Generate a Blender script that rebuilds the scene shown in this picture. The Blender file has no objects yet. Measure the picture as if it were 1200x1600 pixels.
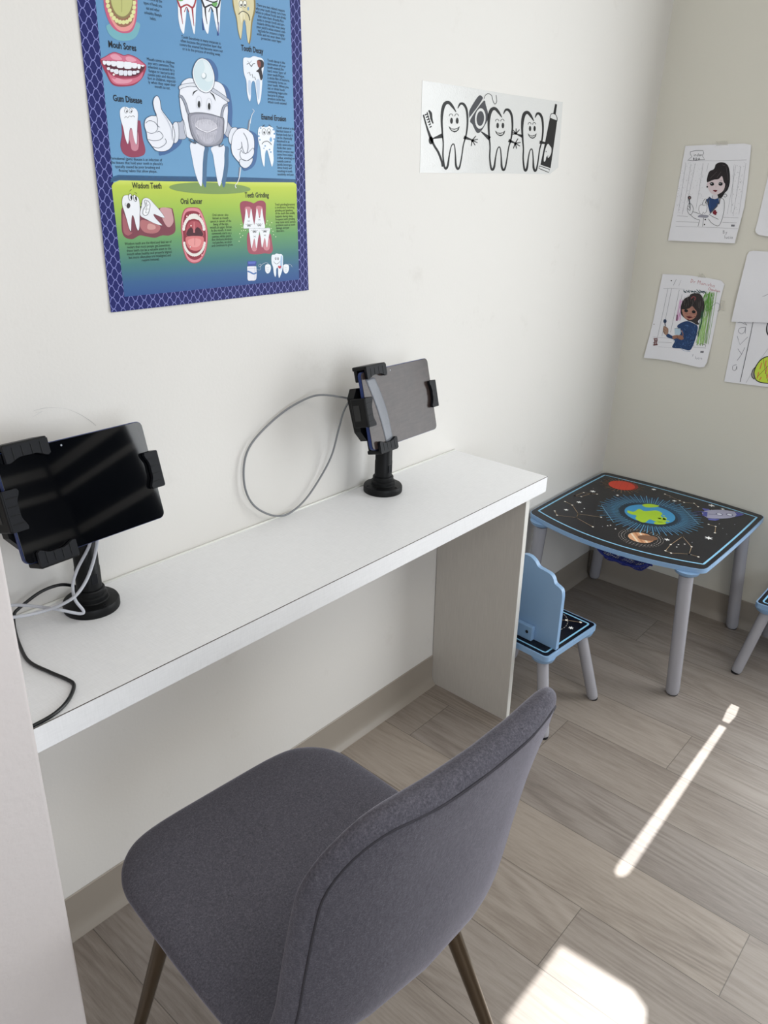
import bpy, bmesh, math, random
from mathutils import Vector, Matrix
from mathutils.geometry import tessellate_polygon
random.seed(7)
PI = math.pi
SC = bpy.context.scene
COL = SC.collection

# ------------------------------------------------------------------ camera
FPX = 1226.479
CAM = Vector((-2.66348, -1.18366, 1.44556))
A_R = Vector((0.65702904, -0.753208, 0.03147307))
A_U = Vector((0.28100035, 0.28343173, 0.91689981))
A_F = Vector((0.69953673, 0.59358586, -0.39787459))
cam = bpy.data.objects.new('camera', bpy.data.cameras.new('camera')); COL.objects.link(cam)
cam.matrix_world = Matrix((
    (A_R.x, A_U.x, -A_F.x, CAM.x), (A_R.y, A_U.y, -A_F.y, CAM.y), (A_R.z, A_U.z, -A_F.z, CAM.z), (0, 0, 0, 1)))
cam.data.sensor_fit = 'VERTICAL'; cam.data.sensor_height = 24.0; cam.data.lens = 24.0 * FPX / 1600.0
cam.data.clip_start = 0.02
SC.camera = cam

# ------------------------------------------------------------------ world, sun, big lights, exposure
w = bpy.data.worlds.new('world'); SC.world = w; w.use_nodes = True
bg = w.node_tree.nodes['Background']; bg.inputs[0].default_value = (0.55, 0.72, 1.0, 1); bg.inputs[1].default_value = 1.0
SUN_T = 1.25                                              # tangent of the sun's elevation, shining straight along -x
sd = bpy.data.lights.new('sun', 'SUN'); sd.energy = 7.5; sd.angle = 0.006; sd.color = (1.0, 0.98, 0.95)
sun = bpy.data.objects.new('sun', sd); COL.objects.link(sun)
sun.rotation_euler = Vector((-1, 0, -SUN_T)).to_track_quat('-Z', 'Y').to_euler(); sun.location = (1.5, -1, 3)
def area(name, loc, direction, sx, sy, power, color):
    d = bpy.data.lights.new(name, 'AREA'); d.shape = 'RECTANGLE'; d.size = sx; d.size_y = sy; d.energy = power; d.color = color
    o = bpy.data.objects.new(name, d); COL.objects.link(o); o.location = loc
    o.rotation_euler = Vector(direction).to_track_quat('-Z', 'Y').to_euler(); return o
area('window_daylight', (-0.05, -1.63, 1.3), (-1, 0, 0), 1.75, 2.2, 46, (0.93, 0.97, 1.0))      # window with the added sun blocker in the right wall
area('added_front_fill', (-2.9, -3.37, 1.5), (0, 1, 0), 1.5, 1.5, 36, (0.86, 0.92, 1.0))  # unseen light added at the front to fill the right wall
area('added_ceiling_fill', (-1.9, -1.9, 2.66), (0, 0, -1), 1.2, 0.6, 10, (1.0, 0.93, 0.82))  # unseen warm fill added under the ceiling
SC.view_settings.view_transform = 'Standard'; SC.view_settings.look = 'None'
SC.view_settings.gamma = 1.0; SC.view_settings.use_curve_mapping = False
SC.view_settings.exposure = 0.03

# ------------------------------------------------------------------ survey helpers (from the photograph's own perspective to points on real planes)
def ray(u, n, k):
    d = A_F + A_R * ((u[0] - 600) / FPX) - A_U * ((u[1] - 800) / FPX)
    n = Vector(n); t = (k - n.dot(CAM)) / n.dot(d); return CAM + d * t
RA = 0.02007                                              # the right wall is a degree off square
def rwx(y): return -RA * y
class Plane:
    def __init__(s, n, k, ex, ey): s.n = Vector(n).normalized(); s.k = k / Vector(n).length; s.ex = Vector(ex); s.ey = Vector(ey)
    def at(s, u): return ray(u, s.n, s.k)
PB = Plane((0, -1, 0), 0.0, (1, 0, 0), (0, 0, 1))
PRW = Plane((-1, -RA, 0), 0.0, (RA, -1, 0), (0, 0, 1))
TZ = 0.44
def crop(x0, y0, s): return lambda p: (x0 + p[0] / s, y0 + p[1] / s)

# ------------------------------------------------------------------ materials
def lin(c):
    if isinstance(c, str):
        c = [int(c[i:i + 2], 16) / 255 for i in (1, 3, 5)]
    return tuple((v / 12.92 if v <= 0.04045 else ((v + 0.055) / 1.055) ** 2.4) for v in c) + (1.0,)
MATS = {}
class NT:
    def __init__(s, m): s.t = m.node_tree; s.bsdf = s.t.nodes['Principled BSDF']
    def n(s, kind, **kw):
        nd = s.t.nodes.new(kind)
        for k, v in kw.items(): setattr(nd, k, v)
        return nd
    def l(s, a, b): s.t.links.new(a, b)
    def m(s, op, a, b=None, c=None):
        nd = s.n('ShaderNodeMath', operation=op)
        for i, v in enumerate((a, b, c)):
            if v is None: continue
            if isinstance(v, (int, float)): nd.inputs[i].default_value = v
            else: s.l(v, nd.inputs[i])
        return nd.outputs[0]
    def noise(s, vec, scale, detail=3, rough=0.5):
        nd = s.n('ShaderNodeTexNoise'); nd.inputs['Scale'].default_value = scale; nd.inputs['Detail'].default_value = detail
        nd.inputs['Roughness'].default_value = rough
        if vec is not None: s.l(vec, nd.inputs['Vector'])
        return nd.outputs['Fac']
    def mapped(s, scale, rot=(0, 0, 0), src='Object'):
        tc = s.n('ShaderNodeTexCoord'); mp = s.n('ShaderNodeMapping'); mp.inputs['Scale'].default_value = scale
        mp.inputs['Rotation'].default_value = rot
        s.l(tc.outputs[src], mp.inputs[0]); return mp.outputs[0]
    def ramp(s, fac, stops, interp='LINEAR'):
        r = s.n('ShaderNodeValToRGB'); cr = r.color_ramp; cr.interpolation = interp
        while len(cr.elements) > 1: cr.elements.remove(cr.elements[-1])
        cr.elements[0].position = stops[0][0]; cr.elements[0].color = lin(stops[0][1])
        for p, c in stops[1:]:
            e = cr.elements.new(p); e.color = lin(c)
        s.l(fac, r.inputs[0]); return r.outputs[0]
    def mix(s, fac, a, b, mode='MIX'):
        nd = s.n('ShaderNodeMix', data_type='RGBA', blend_type=mode)
        for i, v in ((0, fac), (6, a), (7, b)):
            if isinstance(v, (int, float)): nd.inputs[i].default_value = v
            elif isinstance(v, tuple): nd.inputs[i].default_value = v
            else: s.l(v, nd.inputs[i])
        return nd.outputs[2]
    def bump(s, h, strength, dist=0.001):
        b = s.n('ShaderNodeBump'); b.inputs['Strength'].default_value = strength; b.inputs['Distance'].default_value = dist
        s.l(h, b.inputs['Height']); s.l(b.outputs[0], s.bsdf.inputs['Normal'])
def mat(name, color, rough=0.5, metal=0.0, bump=None, spec=None, var=None, **kw):
    """color + optional fine bump (scale, strength, distance) + optional tone variation (scale, amount)"""
    if name in MATS: return MATS[name]
    m = bpy.data.materials.new(name); m.use_nodes = True; MATS[name] = m; t = NT(m); b = t.bsdf
    b.inputs['Base Color'].default_value = lin(color); b.inputs['Roughness'].default_value = rough; b.inputs['Metallic'].default_value = metal
    if spec is not None: b.inputs['Specular IOR Level'].default_value = spec
    for k, v in kw.items(): b.inputs[k.replace('_', ' ')].default_value = v
    if bump:
        t.bump(t.noise(t.mapped((1, 1, 1)), bump[0], 3), bump[1], bump[2])
    if var:
        f = t.noise(t.mapped((1, 1, 1)), var[0], 4)
        c = lin(color); d = tuple(x * (1 - var[1]) for x in c[:3]) + (1,)
        t.l(t.mix(f, d, c), b.inputs['Base Color'])
    return m
def ink(c, rough=0.45): return mat('ink_' + c.strip('#') + ('' if rough == 0.45 else '_r%d' % int(rough * 100)), c, rough, spec=0.3)

M_WALL = mat('wall_paint', '#dfdcd7', 0.6, bump=(160, 0.10, 0.002), spec=0.35)
t = NT(M_WALL)
sc1 = t.noise(t.mapped((1, 1, 1)), 7, 5, 0.7)
t.l(t.mix(t.m('SMOOTH_MIN', t.m('MULTIPLY', t.m('MAXIMUM', t.m('SUBTRACT', sc1, 0.60), 0.0), 4.0), 0.6, 0.1), lin('#dfdcd7'), lin('#d2cec8')), t.bsdf.inputs['Base Color'])
M_RWALL = mat('wall_paint_cream', '#dad7cc', 0.6, bump=(160, 0.10, 0.002), spec=0.35)
M_PWALL = mat('wall_paint_partition', '#d6cfcd', 0.6, bump=(90, 0.25, 0.003), spec=0.35)
M_CEIL = mat('ceiling_paint', '#e8e7e2', 0.8)
M_BASE = mat('vinyl_cove_base', '#9b9287', 0.38, bump=(30, 0.05, 0.002), var=(3, 0.06))

def floor_mat():
    m = mat('vinyl_plank_floor', '#a09488', 0.42, spec=0.45); t = NT(m)
    g = t.n('ShaderNodeNewGeometry'); sp = t.n('ShaderNodeSeparateXYZ'); t.l(g.outputs['Position'], sp.inputs[0])
    x, y = sp.outputs[0], sp.outputs[1]
    W, L = 0.183, 1.22
    rx = t.m('DIVIDE', t.m('ADD', x, 1.62), W); row = t.m('FLOOR', rx)
    ry = t.m('ADD', t.m('DIVIDE', t.m('ADD', y, 0.741), L), t.m('MULTIPLY', row, 0.2414)); idx = t.m('FLOOR', ry)
    fx = t.m('SUBTRACT', rx, row); fy = t.m('SUBTRACT', ry, idx)
    cb = t.n('ShaderNodeCombineXYZ'); t.l(row, cb.inputs[0]); t.l(idx, cb.inputs[1])
    wn = t.n('ShaderNodeTexWhiteNoise', noise_dimensions='2D'); t.l(cb.outputs[0], wn.inputs['Vector'])
    rnd = wn.outputs['Value']
    gx = t.m('ADD', t.m('MULTIPLY', x, 1.0), t.m('MULTIPLY', rnd, 37.0)); gy = t.m('ADD', y, t.m('MULTIPLY', rnd, 91.0))
    gc = t.n('ShaderNodeCombineXYZ'); t.l(gx, gc.inputs[0]); t.l(gy, gc.inputs[1])
    def mp(sx, sy):
        q = t.n('ShaderNodeMapping'); q.inputs['Scale'].default_value = (sx, sy, 1); t.l(gc.outputs[0], q.inputs[0]); return q.outputs[0]
    fine = t.noise(mp(190, 14), 1.0, 4, 0.7)
    mid = t.noise(mp(26, 2.6), 1.0, 5, 0.65)
    big = t.noise(mp(5, 0.9), 1.0, 3, 0.5)
    # cathedral grain
    wv = t.n('ShaderNodeTexWave', wave_type='BANDS', bands_direction='X'); t.l(mp(1.0, 0.16), wv.inputs['Vector'])
    wv.inputs['Scale'].default_value = 24; wv.inputs['Distortion'].default_value = 9; wv.inputs['Detail'].default_value = 2; wv.inputs['Detail Scale'].default_value = 1.1
    grain = t.m('ADD', t.m('MULTIPLY', fine, 0.34), t.m('ADD', t.m('MULTIPLY', mid, 0.24), t.m('ADD', t.m('MULTIPLY', wv.outputs['Fac'], 0.02), t.m('MULTIPLY', big, 0.40))))
    cn = t.noise(mp(5.5, 0.55), 1.0, 2, 0.45); ring = t.m('SINE', t.m('MULTIPLY', cn, 150.0))
    grain = t.m('ADD', grain, t.m('MULTIPLY', ring, t.m('MULTIPLY', t.m('MAXIMUM', t.m('SUBTRACT', t.noise(mp(3, 1.1), 1.0, 2), 0.36), 0.0), 0.20)))
    c = t.ramp(grain, [(0.30, '#7b736d'), (0.42, '#958d87'), (0.54, '#a9a29c'), (0.70, '#b7b0ab')])
    tone = t.ramp(rnd, [(0.0, '#d6d1cd'), (0.35, '#ddd8d3'), (0.7, '#e2dcd5'), (1.0, '#e6dfd6')])
    c = t.mix(1.0, c, tone, 'MULTIPLY')
    c = t.mix(0.0, c, c)
    jx = t.m('MULTIPLY', t.m('MINIMUM', fx, t.m('SUBTRACT', 1.0, fx)), W); jy = t.m('MULTIPLY', t.m('MINIMUM', fy, t.m('SUBTRACT', 1.0, fy)), L)
    jd = t.m('MINIMUM', jx, jy); j = t.m('LESS_THAN', jd, 0.0009)
    c = t.mix(t.m('MULTIPLY', j, 0.7), c, lin('#4b443d'))
    t.l(c, t.bsdf.inputs['Base Color'])
    t.l(t.m('ADD', t.m('MULTIPLY', fine, 0.14), 0.34), t.bsdf.inputs['Roughness'])
    t.bump(t.m('SUBTRACT', t.m('MULTIPLY', grain, 0.8), t.m('MULTIPLY', j, 0.8)), 0.12, 0.0012)
    return m
M_FLOOR = floor_mat()

def linen_mat(name, color, vertical=False):
    m = mat(name, color, 0.42, spec=0.4); t = NT(m)
    if vertical:
        a = t.noise(t.mapped((500, 500, 12)), 1.0, 3); h = a
    else:
        a = t.noise(t.mapped((40, 420, 420)), 1.0, 3); b = t.noise(t.mapped((420, 40, 40)), 1.0, 3); h = t.m('ADD', a, b)
        h = t.m('MULTIPLY', h, 0.5)
    c = lin(color); d = tuple(v * 0.80 for v in c[:3]) + (1,)
    t.l(t.mix(h, d, c), t.bsdf.inputs['Base Color']); t.bump(h, 0.25, 0.0008); return m
M_LINEN = linen_mat('white_linen_laminate', '#f6f6f7')
M_PANEL = linen_mat('panel_laminate', '#c9c4bd', True)
M_EDGE = mat('panel_edge_band', '#dedcd6', 0.4)
M_DARKLINE = mat('edge_glue_line', '#4a4038', 0.6)
M_CAULK = mat('white_caulk', '#e8e8e2', 0.5)

def fabric_mat():
    m = mat('grey_velvet', '#6e6c74', 0.95, spec=0.15); t = NT(m); b = t.bsdf
    f1 = t.noise(t.mapped((1, 1, 1)), 420, 3, 0.7); f2 = t.noise(t.mapped((260, 260, 70)), 1.0, 4, 0.6); f3 = t.noise(t.mapped((1, 1, 1)), 900, 2)
    s = t.m('ADD', t.m('MULTIPLY', f1, 0.5), t.m('ADD', t.m('MULTIPLY', f2, 0.25), t.m('MULTIPLY', f3, 0.25)))
    t.l(t.ramp(s, [(0.34, '#403e45'), (0.5, '#54525a'), (0.66, '#6b6972')]), b.inputs['Base Color'])
    b.inputs['Sheen Weight'].default_value = 0.75; b.inputs['Sheen Roughness'].default_value = 0.3
    b.inputs['Sheen Tint'].default_value = lin('#b9b7c4')
    t.bump(s, 0.5, 0.0015); return m
M_FABRIC = fabric_mat()
M_PIPING = mat('velvet_piping', '#37353c', 0.95, bump=(500, 0.4, 0.001))
M_BRONZE = mat('bronze_metal', '#6d6152', 0.28, 1.0, bump=(40, 0.04, 0.001))
M_BLACK = mat('black_plastic', '#08090b', 0.48, spec=0.25, bump=(700, 0.12, 0.0004))
M_RUBBER = mat('black_rubber_pad', '#0c0e14', 0.55, spec=0.25, bump=(300, 0.10, 0.0005))
M_BODY = mat('tablet_body_navy', '#1f3268', 0.35, 0.4)
M_CABLE_G = mat('grey_braided_cable', '#7f8184', 0.6, bump=(1200, 0.5, 0.0004))
M_CABLE_W = mat('white_braided_cable', '#b9bbc2', 0.6, bump=(1200, 0.5, 0.0004))
M_CABLE_K = mat('black_cable', '#0f1012', 0.35)
M_LEG = mat('kids_leg_grey_paint', '#a3a2a8', 0.2, bump=(60, 0.05, 0.001), var=(20, 0.05))
M_KBLUE = mat('kids_blue_paint', '#88a9cc', 0.32, bump=(50, 0.04, 0.001))
M_SPACE = mat('space_print_black', '#0d0d17', 0.24, spec=0.3, bump=(180, 0.08, 0.0005))
M_NET = mat('navy_mesh_net', '#1d2b80', 0.6)
M_PAPER = mat('paper_white', '#e9e9ee', 0.75, bump=(14, 0.25, 0.003))
M_TAPE = mat('clear_tape', '#e4e1d6', 0.25, Alpha=0.35)
M_ADDED_SHADE = mat('added_shade_fabric', '#d8d8d4', 0.9)
M_FRAME = mat('window_frame_grey', '#8a8a88', 0.4)
M_PAD = mat('black_foot_pad', '#1c1c1e', 0.6)
def screen_mat(name, smudge_glare):
    m = mat(name, '#06070a', 0.04, spec=0.32 if smudge_glare else 0.6); t = NT(m)
    f = t.noise(t.mapped((1, 1, 1)), 26, 3, 0.6)
    g = t.noise(t.mapped((22, 22, 160)), 1.0, 3, 0.6)
    if smudge_glare:
        s = t.ramp(t.m('ADD', t.m('MULTIPLY', f, 0.6), t.m('MULTIPLY', g, 0.4)), [(0.35, '#000000'), (0.7, '#ffffff')])
        t.l(t.mix(s, lin('#332a28'), lin('#4a3f3c')), t.bsdf.inputs['Base Color'])  # grey-brown base holds the reflected window glare as well as real smudges
        t.l(t.m('ADD', t.m('MULTIPLY', f, 0.10), 0.14), t.bsdf.inputs['Roughness'])
    return m
M_SCREEN = screen_mat('black_glass_screen', False)
M_SCREEN2 = screen_mat('smudged_glare_screen', True)

# ------------------------------------------------------------------ mesh helpers
def setp(o, label=None, cat=None, group=None, kind=None):
    if label: o['label'] = label
    if cat: o['category'] = cat
    if group: o['group'] = group
    if kind: o['kind'] = kind
    return o
def empty(name, loc, rz=0.0):
    o = bpy.data.objects.new(name, None); COL.objects.link(o); o.location = loc; o.rotation_euler = (0, 0, rz); o.empty_display_size = 0.1; return o
def obj(name, bm, mats, parent=None, smooth=False, bevel=None, loc=None, sharp=None):
    me = bpy.data.meshes.new(name); bm.normal_update(); bm.to_mesh(me); bm.free()
    for m in (mats if isinstance(mats, (list, tuple)) else [mats]): me.materials.append(m)
    if smooth:
        me.polygons.foreach_set('use_smooth', [True] * len(me.polygons))
        if sharp: me.set_sharp_from_angle(angle=math.radians(sharp))
    o = bpy.data.objects.new(name, me); COL.objects.link(o)
    if parent: o.parent = parent
    if loc: o.location = loc
    if bevel:
        b = o.modifiers.new('bevel', 'BEVEL'); b.width = bevel; b.segments = 3; b.limit_method = 'ANGLE'; b.angle_limit = math.radians(40)
    return o
def box(bm, x0, x1, y0, y1, z0, z1, M=None, mi=0):
    v = [bm.verts.new(M @ Vector(p) if M else p) for p in
         [(x0, y0, z0), (x1, y0, z0), (x1, y1, z0), (x0, y1, z0), (x0, y0, z1), (x1, y0, z1), (x1, y1, z1), (x0, y1, z1)]]
    for f in [(0, 3, 2, 1), (4, 5, 6, 7), (0, 1, 5, 4), (1, 2, 6, 5), (2, 3, 7, 6), (3, 0, 4, 7)]:
        bm.faces.new([v[i] for i in f]).material_index = mi
    return bm
def nb(): return bmesh.new()
def lathe(bm, prof, seg=40, M=None, mi=0):
    """prof: list of (r, z)"""
    M = M or Matrix(); rings = []
    for r, z in prof:
        if r < 1e-6: rings.append([bm.verts.new(M @ Vector((0, 0, z)))])
        else: rings.append([bm.verts.new(M @ Vector((r * math.cos(2 * PI * i / seg), r * math.sin(2 * PI * i / seg), z))) for i in range(seg)])
    for a, b in zip(rings, rings[1:]):
        for i in range(seg):
            j = (i + 1) % seg
            if len(a) == 1 and len(b) == 1: continue
            if len(a) == 1: f = [a[0], b[j], b[i]]
            elif len(b) == 1: f = [a[i], a[j], b[0]]
            else: f = [a[i], a[j], b[j], b[i]]
            bm.faces.new(f[::-1] if False else f).material_index = mi
    bmesh.ops.recalc_face_normals(bm, faces=bm.faces)
    return bm
def align(p, q):
    d = (Vector(q) - Vector(p)); return Matrix.Translation(Vector(p)) @ d.to_track_quat('Z', 'Y').to_matrix().to_4x4(), d.length
def catmull(pts, n=8, closed=False):
    P = [Vector(p) for p in pts]; out = []; N = len(P)
    R = range(N if closed else N - 1)
    for i in R:
        if closed: p0, p1, p2, p3 = P[i - 1], P[i], P[(i + 1) % N], P[(i + 2) % N]
        else: p0, p1, p2, p3 = P[max(i - 1, 0)], P[i], P[i + 1], P[min(i + 2, N - 1)]
        for k in range(n):
            s = k / n
            out.append(0.5 * ((2 * p1) + (p2 - p0) * s + (2 * p0 - 5 * p1 + 4 * p2 - p3) * s * s + (3 * p1 - p0 - 3 * p2 + p3) * s ** 3))
    if not closed: out.append(P[-1])
    return out
def tube(bm, pts, r, seg=10, closed=False):
    pts = [Vector(p) for p in pts]; N = len(pts); rings = []; up = None
    for i, p in enumerate(pts):
        if closed: d = pts[(i + 1) % N] - pts[i - 1]
        else: d = pts[min(i + 1, N - 1)] - pts[max(i - 1, 0)]
        d.normalize()
        if up is None: up = d.orthogonal().normalized()
        up = (up - d * up.dot(d)).normalized(); s = d.cross(up)
        rr = r(i / (N - 1)) if callable(r) else r
        rings.append([bm.verts.new(p + (up * math.cos(2 * PI * k / seg) + s * math.sin(2 * PI * k / seg)) * rr) for k in range(seg)])
    for i in range(N if closed else N - 1):
        a, b = rings[i], rings[(i + 1) % N]
        for k in range(seg): bm.faces.new([a[k], a[(k + 1) % seg], b[(k + 1) % seg], b[k]])
    if not closed:
        bm.faces.new(rings[0][::-1]); bm.faces.new(rings[-1])
    return bm
def prism(bm, poly, z0, z1, M=None, mi=0, mi_top=None):
    """extrude a 2D polygon (counter-clockwise) from z0 to z1"""
    M = M or Matrix()
    a = [bm.verts.new(M @ Vector((p[0], p[1], z0))) for p in poly]; b = [bm.verts.new(M @ Vector((p[0], p[1], z1))) for p in poly]
    n = len(poly)
    for i in range(n): bm.faces.new([a[i], a[(i + 1) % n], b[(i + 1) % n], b[i]]).material_index = mi
    for t in tessellate_polygon([[Vector((p[0], p[1], 0)) for p in poly]]):
        p0, p1, p2 = [poly[i] for i in t]
        ccw = (p1[0] - p0[0]) * (p2[1] - p0[1]) - (p1[1] - p0[1]) * (p2[0] - p0[0]) > 0
        t = t if ccw else t[::-1]
        bm.faces.new([b[i] for i in t]).material_index = mi if mi_top is None else mi_top
        bm.faces.new([a[i] for i in t[::-1]]).material_index = mi
    return bm
def roundrect(x0, y0, x1, y1, r, n=6):
    out = []
    for cx, cy, a0 in ((x1 - r, y0 + r, -90), (x1 - r, y1 - r, 0), (x0 + r, y1 - r, 90), (x0 + r, y0 + r, 180)):
        for k in range(n + 1):
            a = math.radians(a0 + 90 * k / n); out.append((cx + r * math.cos(a), cy + r * math.sin(a)))
    return out

# ------------------------------------------------------------------ flat artwork (prints, drawings, stickers)
GLYPHS = {}
def glyph_mesh(s, bold=0.0):
    if (s, bold) in GLYPHS: return GLYPHS[(s, bold)]
    cu = bpy.data.curves.new('t', 'FONT'); cu.body = s; cu.size = 1.0; cu.resolution_u = 2; cu.fill_mode = 'FRONT'; cu.offset = bold
    o = bpy.data.objects.new('t', cu); COL.objects.link(o); bpy.context.view_layer.update()
    dg = bpy.context.evaluated_depsgraph_get(); e = o.evaluated_get(dg); me = e.to_mesh()
    vs = [(v.co.x, v.co.y) for v in me.vertices]; fs = [tuple(p.vertices) for p in me.polygons]
    e.to_mesh_clear(); bpy.data.objects.remove(o); bpy.data.curves.remove(cu)
    x0 = min(v[0] for v in vs); x1 = max(v[0] for v in vs)
    GLYPHS[(s, bold)] = (vs, fs, x0, x1); return GLYPHS[(s, bold)]
HW = {  # single-line handwriting, box 0..1 wide, baseline 0, x-height .5
 'i': ([[(.2, .5), (.2, 0)], [(.2, .7), (.22, .74)]], .4), 'n': ([[(.1, .5), (.1, 0)], [(.1, .35), (.3, .5), (.5, .4), (.5, 0)]], .7),
 'd': ([[(.5, 1), (.5, 0)], [(.5, .4), (.3, .5), (.08, .3), (.15, .03), (.35, 0), (.5, .15)]], .7),
 'e': ([[(.08, .25), (.5, .28), (.4, .5), (.15, .42), (.08, .15), (.25, 0), (.5, .1)]], .65),
 'r': ([[(.1, .5), (.12, 0)], [(.12, .3), (.25, .48), (.42, .48)]], .5), 'a': ([[(.5, .45), (.25, .5), (.08, .25), (.25, 0), (.48, .15), (.5, .5), (.52, 0)]], .7),
 'o': ([[(.3, .5), (.08, .28), (.25, 0), (.5, .2), (.3, .5)]], .65), 's': ([[(.45, .48), (.15, .42), (.4, .2), (.1, 0)]], .6),
 'h': ([[(.1, 1), (.1, 0)], [(.1, .35), (.3, .5), (.48, .35), (.48, 0)]], .65), 'u': ([[(.1, .5), (.12, .1), (.3, 0), (.48, .15), (.5, .5), (.5, 0)]], .7),
 'y': ([[(.1, .5), (.3, .1)], [(.5, .5), (.3, .1), (.1, -.4)]], .6), 'c': ([[(.5, .42), (.25, .5), (.08, .25), (.25, 0), (.5, .08)]], .6),
 'l': ([[(.15, 1), (.15, 0)]], .35), 'v': ([[(.05, .5), (.28, 0), (.55, .5)]], .6),
 'D': ([[(.1, 1), (.05, 0)], [(.0, .95), (.5, .8), (.55, .35), (.05, 0)]], .8), 'A': ([[(0, 0), (.3, 1), (.6, 0)], [(.12, .4), (.5, .4)]], .75),
 'B': ([[(.08, 1), (.08, 0)], [(.08, 1), (.45, .8), (.1, .55), (.5, .3), (.08, 0)]], .7), 'M': ([[(0, 0), (.1, 1), (.35, .4), (.65, 1), (.75, 0)]], .95),
 'C': ([[(.6, .85), (.3, 1), (.05, .5), (.2, .05), (.6, .1)]], .7), '.': ([[(.1, 0), (.14, .05)]], .3), ' ': ([], .5), 'L': ([[(.1, .9), (.1, 0), (.5, .05)]], .6)}
class Art:
    """a printed or drawn flat thing lying on a real plane; coordinates come through self.f"""
    def __init__(s, plane, base, step=0.00012):
        s.pl = plane; s.base = base; s.step = step; s.bm = bmesh.new(); s.mats = []; s.f = lambda p: p; s.L = 0
    def mi(s, m):
        if isinstance(m, str): m = ink(m)
        if m not in s.mats: s.mats.append(m)
        return s.mats.index(m)
    def P(s, p, L=None):
        return s.pl.at(s.f(p)) + s.pl.n * (s.base + s.step * (s.L if L is None else L))
    def tris3(s, P3, faces, m):
        k = s.mi(m); V = [s.bm.verts.new(p) for p in P3]
        for t in faces:
            if len(set(t)) < 3: continue
            try: f = s.bm.faces.new([V[i] for i in t])
            except ValueError: continue
            f.normal_update(); f.material_index = k
            if f.normal.dot(s.pl.n) < 0: f.normal_flip()
    def fill(s, pts, m, L=None):
        pts = [(p[0], p[1]) for p in pts]
        tr = tessellate_polygon([[Vector((p[0], p[1], 0)) for p in pts]])
        s.tris3([s.P(p, L) for p in pts], tr, m)
    def blob(s, pts, m, L=None, n=5): s.fill(catmull([(p[0], p[1], 0) for p in pts], n, True), m, L)
    def ell(s, cx, cy, rx, ry, m, rot=0, L=None, n=28, a0=0, a1=360):
        c, d = math.cos(math.radians(rot)), math.sin(math.radians(rot)); P = []
        for i in range(n + (a1 - a0 < 360)):
            a = math.radians(a0 + (a1 - a0) * i / n); x, y = rx * math.cos(a), ry * math.sin(a); P.append((cx + x * c - y * d, cy + x * d + y * c))
        s.fill(P, m, L)
    def line(s, pts, w, m, L=None, closed=False, smooth=0):
        """w: width in the same units as pts, or list of widths"""
        if smooth: pts = catmull([(p[0], p[1], 0) for p in pts], smooth, closed)
        pts = [Vector((p[0], p[1])) for p in pts]; N = len(pts); A = []; B = []
        for i in range(N):
            if closed: d = pts[(i + 1) % N] - pts[i - 1]
            else: d = pts[min(i + 1, N - 1)] - pts[max(i - 1, 0)]
            if d.length < 1e-9: d = Vector((1, 0))
            d.normalize(); nn = Vector((-d.y, d.x)); f = i / max(1, N - 1)
            if isinstance(w, (list, tuple)):
                q = f * (len(w) - 1); k = min(int(q), len(w) - 2); ww = w[k] * (1 - q + k) + w[k + 1] * (q - k)
            else: ww = w
            A.append(pts[i] + nn * ww / 2); B.append(pts[i] - nn * ww / 2)
        P3 = [s.P(p, L) for p in A] + [s.P(p, L) for p in B]; F = []
        for i in range(N if closed else N - 1):
            j = (i + 1) % N; F += [(i, j, N + j), (i, N + j, N + i)]
        s.tris3(P3, F, m)
    def eline(s, cx, cy, rx, ry, w, m, rot=0, a0=0, a1=360, L=None, n=24):
        c, d = math.cos(math.radians(rot)), math.sin(math.radians(rot)); P = []
        for i in range(n + 1):
            a = math.radians(a0 + (a1 - a0) * i / n); x, y = rx * math.cos(a), ry * math.sin(a); P.append((cx + x * c - y * d, cy + x * d + y * c))
        s.line(P, w, m, L)
    def dash(s, cx, cy, rx, ry, w, m, k=24, rot=0, L=None, duty=0.55):
        for i in range(k): s.eline(cx, cy, rx, ry, w, m, rot, 360 * i / k, 360 * (i + duty) / k, L, 2)
    def text(s, st, anchor, width=None, size=None, m='#14161c', align='C', L=None, lean=0.0):
        """horizontal lettering on the plane; width in metres fits the line, anchor = centre/left of baseline"""
        vs, fs, x0, x1 = glyph_mesh(st, 0.022); o = s.P(anchor, L) if not isinstance(anchor, Vector) else anchor
        k = size if size else width / (x1 - x0)
        kx = width / (x1 - x0) if width else k
        off = {'C': (x0 + x1) / 2, 'L': x0, 'R': x1}[align]
        s.tris3([o + s.pl.ex * ((v[0] - off + lean * v[1]) * kx) + s.pl.ey * (v[1] * k) for v in vs], fs, m)
    def block(s, lines, top, bot, wpx, size, m='#14161c', L=None, align='C'):
        a, b = s.P(top, L), s.P(bot, L); n = len(lines)
        W = abs((s.P((top[0] + wpx / 2, top[1]), L) - s.P((top[0] - wpx / 2, top[1]), L)).dot(s.pl.ex))
        longest = max(glyph_mesh(q)[3] - glyph_mesh(q)[2] for q in lines); k = W / longest
        for i, q in enumerate(lines):
            vs, fs, x0, x1 = glyph_mesh(q); o = a.lerp(b, i / max(1, n - 1)); off = (x0 + x1) / 2 if align == 'C' else x0
            if align == 'L': o = o - s.pl.ex * (W / 2)
            s.tris3([o + s.pl.ex * ((v[0] - off) * k) + s.pl.ey * (v[1] * size) for v in vs], fs, m)
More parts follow.
